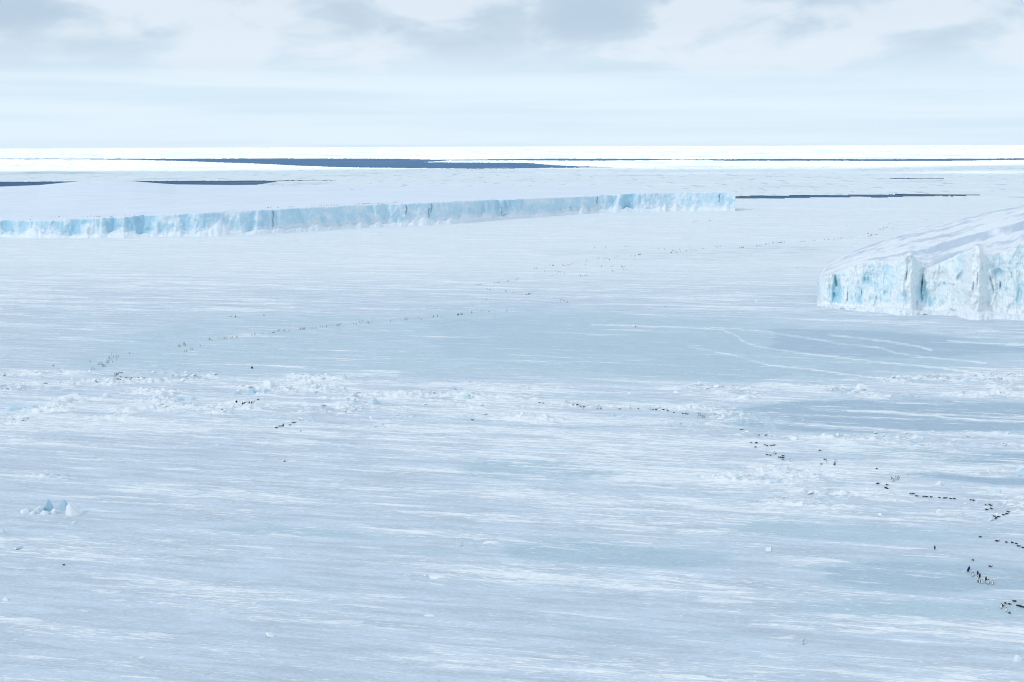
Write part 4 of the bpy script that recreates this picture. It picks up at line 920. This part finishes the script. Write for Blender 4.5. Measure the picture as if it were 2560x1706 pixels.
# ------------------------------------------------------------------ penguins
def penguin_mesh(name, prone=False, bow=0.0, step=0.0, simple=False):
    """one continuous lofted body with bill, flippers, tail and feet; front faces -Y"""
    prof = [(0.03, 0.075, 0.085, 0.01), (0.09, 0.135, 0.140, 0.0), (0.22, 0.178, 0.178, -0.01), (0.40, 0.192, 0.186, -0.015), (0.58, 0.182, 0.168, -0.01), (0.74, 0.150, 0.132, 0.0),
            (0.85, 0.108, 0.098, 0.01), (0.92, 0.080, 0.080, 0.008), (0.99, 0.074, 0.082, -0.004), (1.06, 0.068, 0.078, -0.012), (1.11, 0.046, 0.052, -0.012), (1.135, 0.016, 0.02, -0.012)]
    if simple:
        prof = prof[::2] + [prof[-1]]
    k = 8 if simple else 14
    V, F, M = [], [], []
    for z, a, b, y in prof:
        for i in range(k):
            t = 2 * math.pi * i / k
            yy = y - b * math.cos(t)                      # t = 0 is the front
            if bow and z > 0.8:
                yy -= bow * (z - 0.8) * 0.8
            V.append((a * math.sin(t), yy, z - (bow * (z - 0.8) * 0.35 if z > 0.8 else 0)))
    nr = len(prof)
    for r_ in range(nr - 1):
        zc = (prof[r_][0] + prof[r_ + 1][0]) / 2
        for i in range(k):
            j = (i + 1) % k
            F.append((r_ * k + i, r_ * k + j, (r_ + 1) * k + j, (r_ + 1) * k + i))
            ang = abs(((i + 0.5) / k * 2 * math.pi + math.pi) % (2 * math.pi) - math.pi)
            if zc < 0.80:
                M.append(1 if ang < (0.85 if prone else 1.25) else 0)
            elif zc < 0.93:
                M.append(2 if 0.9 < ang < 1.5 and not prone else (1 if ang <= 0.7 else 0))
            else:
                M.append(0)
    c0 = len(V); V.append((0, 0.01, 0.02)); c1 = len(V); V.append((0, prof[-1][3] - bow * 0.27, 1.14 - bow * 0.12))
    for i in range(k):
        F.append((c0, (i + 1) % k, i, i)); M.append(0)
        F.append((c1, (nr - 1) * k + i, (nr - 1) * k + (i + 1) % k, (nr - 1) * k + (i + 1) % k)); M.append(0)

    def tube(pts, mat):
        """closed tapering limb from rings (centre, half width x, half depth y)"""
        o = len(V)
        for (x, y, z), a, b in pts:
            for sx, sy in ((-1, -1), (1, -1), (1, 1), (-1, 1)):
                V.append((x + sx * a, y + sy * b, z))
        for r_ in range(len(pts) - 1):
            for i in range(4):
                j = (i + 1) % 4
                F.append((o + r_ * 4 + i, o + r_ * 4 + j, o + r_ * 4 + 4 + j, o + r_ * 4 + 4 + i)); M.append(mat)
        F.append((o, o + 3, o + 2, o + 1)); M.append(mat)
        e = o + 4 * (len(pts) - 1)
        F.append((e, e + 1, e + 2, e + 3)); M.append(mat)
    hb = -bow * 0.2
    # bill: root, mid, tip
    o = len(V)
    for y, z, a in ((-0.05, 1.045, 0.022), (-0.115, 1.04, 0.014), (-0.165, 1.02, 0.004)):
        y += hb; z -= bow * 0.08
        V.extend([(-a, y, z - a), (a, y, z - a), (a, y, z + a), (-a, y, z + a)])
    for r_ in range(2):
        for i in range(4):
            j = (i + 1) % 4
            F.append((o + r_ * 4 + i, o + r_ * 4 + j, o + r_ * 4 + 4 + j, o + r_ * 4 + 4 + i)); M.append(0)
    F.append((o + 8, o + 9, o + 10, o + 11)); M.append(0)
    spread = 0.16 if prone else 0.05
    for s in (-1, 1):
        tube([((s * 0.150, 0.0, 0.80), 0.014, 0.03), ((s * (0.188 + spread * 0.5), 0.01, 0.64), 0.014, 0.055), ((s * (0.205 + spread), 0.03, 0.46), 0.010, 0.042), ((s * (0.205 + spread * 1.3), 0.05, 0.36), 0.005, 0.015)], 0)
        tube([((s * 0.065, -0.01 + s * step, 0.06), 0.035, 0.04), ((s * 0.07, -0.05 + s * step, 0.03), 0.045, 0.07), ((s * 0.07, -0.06 + s * step, 0.0), 0.05, 0.085)], 0)
    tube([((0, 0.12, 0.14), 0.05, 0.03), ((0, 0.17, 0.07), 0.035, 0.02), ((0, 0.21, 0.015), 0.012, 0.008)], 0)
    A = np.array(V, float)
    if prone:
        x, y, z = A.T
        ny = 0.5 - z; nz = 0.185 + y * 0.92            # belly down, head towards -Y
        lift = np.clip(z - 0.78, 0, 1)
        nz = nz + lift * 0.85; ny = ny + lift * 0.15
        A = np.stack([x, ny, np.maximum(nz, 0.0)], 1)
    else:
        A = A
    F = np.array(F)
    # caps and cones as triangles: split every quad so that all faces share one size
    T = np.vstack([F[:, [0, 1, 2]], F[:, [0, 2, 3]]]); Mi = np.concatenate([M, M])
    ok = (T[:, 0] != T[:, 1]) & (T[:, 1] != T[:, 2]) & (T[:, 0] != T[:, 2])
    T = T[ok]; Mi = Mi[ok]
    return A, T, Mi


MATS = [M_BLACK, M_WHITE, M_YELLOW]
POSES = {}
for nm, kw in (('upright', {}), ('bowed', {'bow': 0.5}), ('walking', {'step': 0.06, 'bow': 0.15}), ('prone', {'prone': True})):
    A, T, Mi = penguin_mesh(nm, **kw)
    POSES[nm] = (A, T, Mi, mesh_np('penguin_' + nm, A, T, MATS, smooth=True, mat_idx=Mi))

WHERE = {
    'flock': ('in the loose flock on bare ice at left', 'flock on the bare ice at far left'),
    'prone': ('in the straggle below the loose flock', 'penguins crossing the snowy edge'),
    'file': ('in the slanting file across bare ice', 'long file of penguins across the bare ice'),
    'mid': ('in the scattered party above the bare ice', 'penguins halfway up the plain'),
    'far': ('in the long trail towards the turquoise iceberg', 'trail of penguins towards the iceberg'),
    'slide': ('in the sliding column right of centre', 'sliding column at mid picture'),
    'huddle': ('in the huddle ending the sliding column', 'huddle at the edge of dark ice'),
    'scatter': ('in the scatter below the dark ice patch', 'penguins scattered below the dark ice patch'),
    'pale': ('in the white-fronted cluster on bluish ice at right', 'white-fronted cluster at right'),
    'chain': ('in the chain sliding along the rubble at right', 'chain sliding along the rubble'),
    'bend': ('in the bend of sliders near the right border', 'bend of sliding penguins'),
    'edge': ('in the short string leaving at the right border', 'string at the right border'),
    'near': ('in the nearest cluster by the lower right drift', 'nearest cluster of penguins'),
    'low': ('in the lowest group at the right border', 'lowest group at the right border'),
    'row': ('in the dark row below the left rubble belt', 'dark row below the left rubble'),
    'arc': ('in the curved string left of centre', 'curved string left of centre'),
    'pair': ('of the close pair above the rubble belt', 'close pair on bare ice'),
    'top': ('along the rim of the far tabular iceberg', 'penguins on the tabular iceberg'),
    'back': ('in the crowd behind the tabular iceberg', 'crowd behind the tabular iceberg'),
}
SOLO = {
    (132.7, 915.6): 'single dark penguin lying on bare ice far left of the loose flock',
    (159.2, 1414.9): 'single dark penguin lying alone in the left foreground below the ice heap',
    (555.3, 1028.8): 'single penguin lying on snow just below the dark standing row',
    (576.1, 791.7): 'penguin lying beside an upright one, above the long slanting file',
    (589.1, 793.8): 'upright dark penguin beside a lying one, above the long slanting file',
    (660.0, 791.0): 'lone upright dark penguin above the middle of the long slanting file',
    (712.0, 1155.0): 'single dark penguin lying alone below the curved string, left of centre',
    (1181.2, 1051.3): 'single penguin lying on snow right of the rubble belt at centre',
    (1216.0, 750.2): 'single penguin lying on snow above the right end of the slanting file',
    (1589.5, 818.5): 'lone upright dark penguin standing in the middle of the bare ice',
    (1664.3, 766.9): 'lone dark penguin lying on snow just above the bare ice',
    (2009.7, 1611.0): 'lone pale-fronted penguin standing in the lower right foreground',
}
ORD = 'first second third fourth fifth sixth seventh eighth ninth tenth eleventh twelfth thirteenth fourteenth fifteenth sixteenth seventeenth eighteenth nineteenth'.split()
TENS = {2: 'twent', 3: 'thirt', 4: 'fort', 5: 'fift', 6: 'sixt', 7: 'sevent', 8: 'eight', 9: 'ninet'}


def ordinal(n):
    if n < 20:
        return ORD[n - 1]
    h, n2 = divmod(n, 100)
    if h:
        return 'hundred-' + (ordinal(n2) if n2 else 'th').lstrip() if n2 else 'hundredth'
    t, u = divmod(n, 10)
    return TENS[t] + ('ieth' if u == 0 else 'y-' + ORD[u - 1])


LOOK = {'s': 'upright dark-backed penguin', 'p': 'upright pale-fronted penguin', 't': 'belly-sliding dark penguin', 'd': 'upright penguin'}


def place_penguins():
    rng = random.Random(3)
    spots = []
    for g, txt in PENGUINS.items():
        row = [(float(a), float(b), c) for a, b, c in (e.split(',') for e in txt.split())]
        for k, (px, py, ty) in enumerate(sorted(row)):
            if g in ('top',):
                x, y, z = shelf_top_z(px, min(py, float(np.interp(px, SH_X, SH_TOP)) - 0.8))
            else:
                x, y = (float(v) for v in ground_at(px, py)); z = None
            size = F_PX / math.hypot(x, y, CAM_H)
            spots.append([g, k + 1, len(row), px, py, ty, x, y, z, size])
    gz = fields(np.array([s[6] for s in spots]), np.array([s[7] for s in spots]))[0]
    for s, z in zip(spots, gz):
        if s[8] is None:
            s[8] = float(z)
    order = sorted(range(len(spots)), key=lambda i: -spots[i][9])
    single = set(order[:300])
    FV, FT, FM, off = [], [], [], 0
    for i, (g, k, n, px, py, ty, x, y, z, size) in enumerate(spots):
        az = math.atan2(x, y)
        if ty == 't':
            pose = 'prone'; head = rng.choice((1, -1)) * rng.uniform(0.2, 1.4)
            if g in ('slide', 'chain', 'bend', 'edge', 'scatter'):
                head = rng.uniform(0.25, 1.35)
        elif ty == 's':
            pose = rng.choice(('upright', 'walking')); head = math.pi + rng.uniform(-0.5, 0.5)
        elif ty == 'p':
            pose = rng.choice(('upright', 'bowed', 'walking')); head = rng.choice((1, -1)) * rng.uniform(0.2, 1.1)
        else:
            pose = rng.choice(('upright', 'walking')); head = rng.choice((1, -1)) * rng.uniform(0.9, 2.0)
        rot = head - az; s = rng.uniform(1.04, 1.2)
        if i in single:
            if g == 'solo':
                near = min(SOLO, key=lambda q: (q[0] - px) ** 2 + (q[1] - py) ** 2); label = SOLO[near]; grp = None
            elif g == 'lone':
                label = 'lone upright black-backed penguin on the smooth ice at lower right'; grp = None
            else:
                label = f'{LOOK[ty]}, {ordinal(k)} from left {WHERE[g][0]}'; grp = WHERE[g][1]
            o = add('penguin', POSES[pose][3], label=label, cat='penguin', group=grp, loc=(x, y, z), rot=(0, 0, rot))
            o.scale = (s, s, s)
        else:
            A, T, Mi, _ = POSES[pose]
            c, sn = math.cos(rot), math.sin(rot)
            W = A * s
            FV.append(np.stack([W[:, 0] * c - W[:, 1] * sn + x, W[:, 0] * sn + W[:, 1] * c + y, W[:, 2] + z], 1)); FT.append(T + off); FM.append(Mi); off += len(A)
    add('penguin_flock', mesh_np('penguin_flock', np.vstack(FV), np.vstack(FT), MATS, smooth=True, mat_idx=np.concatenate(FM)), kind='stuff',
        label='distant penguins trailing over the far plain and the tabular iceberg')


place_penguins()
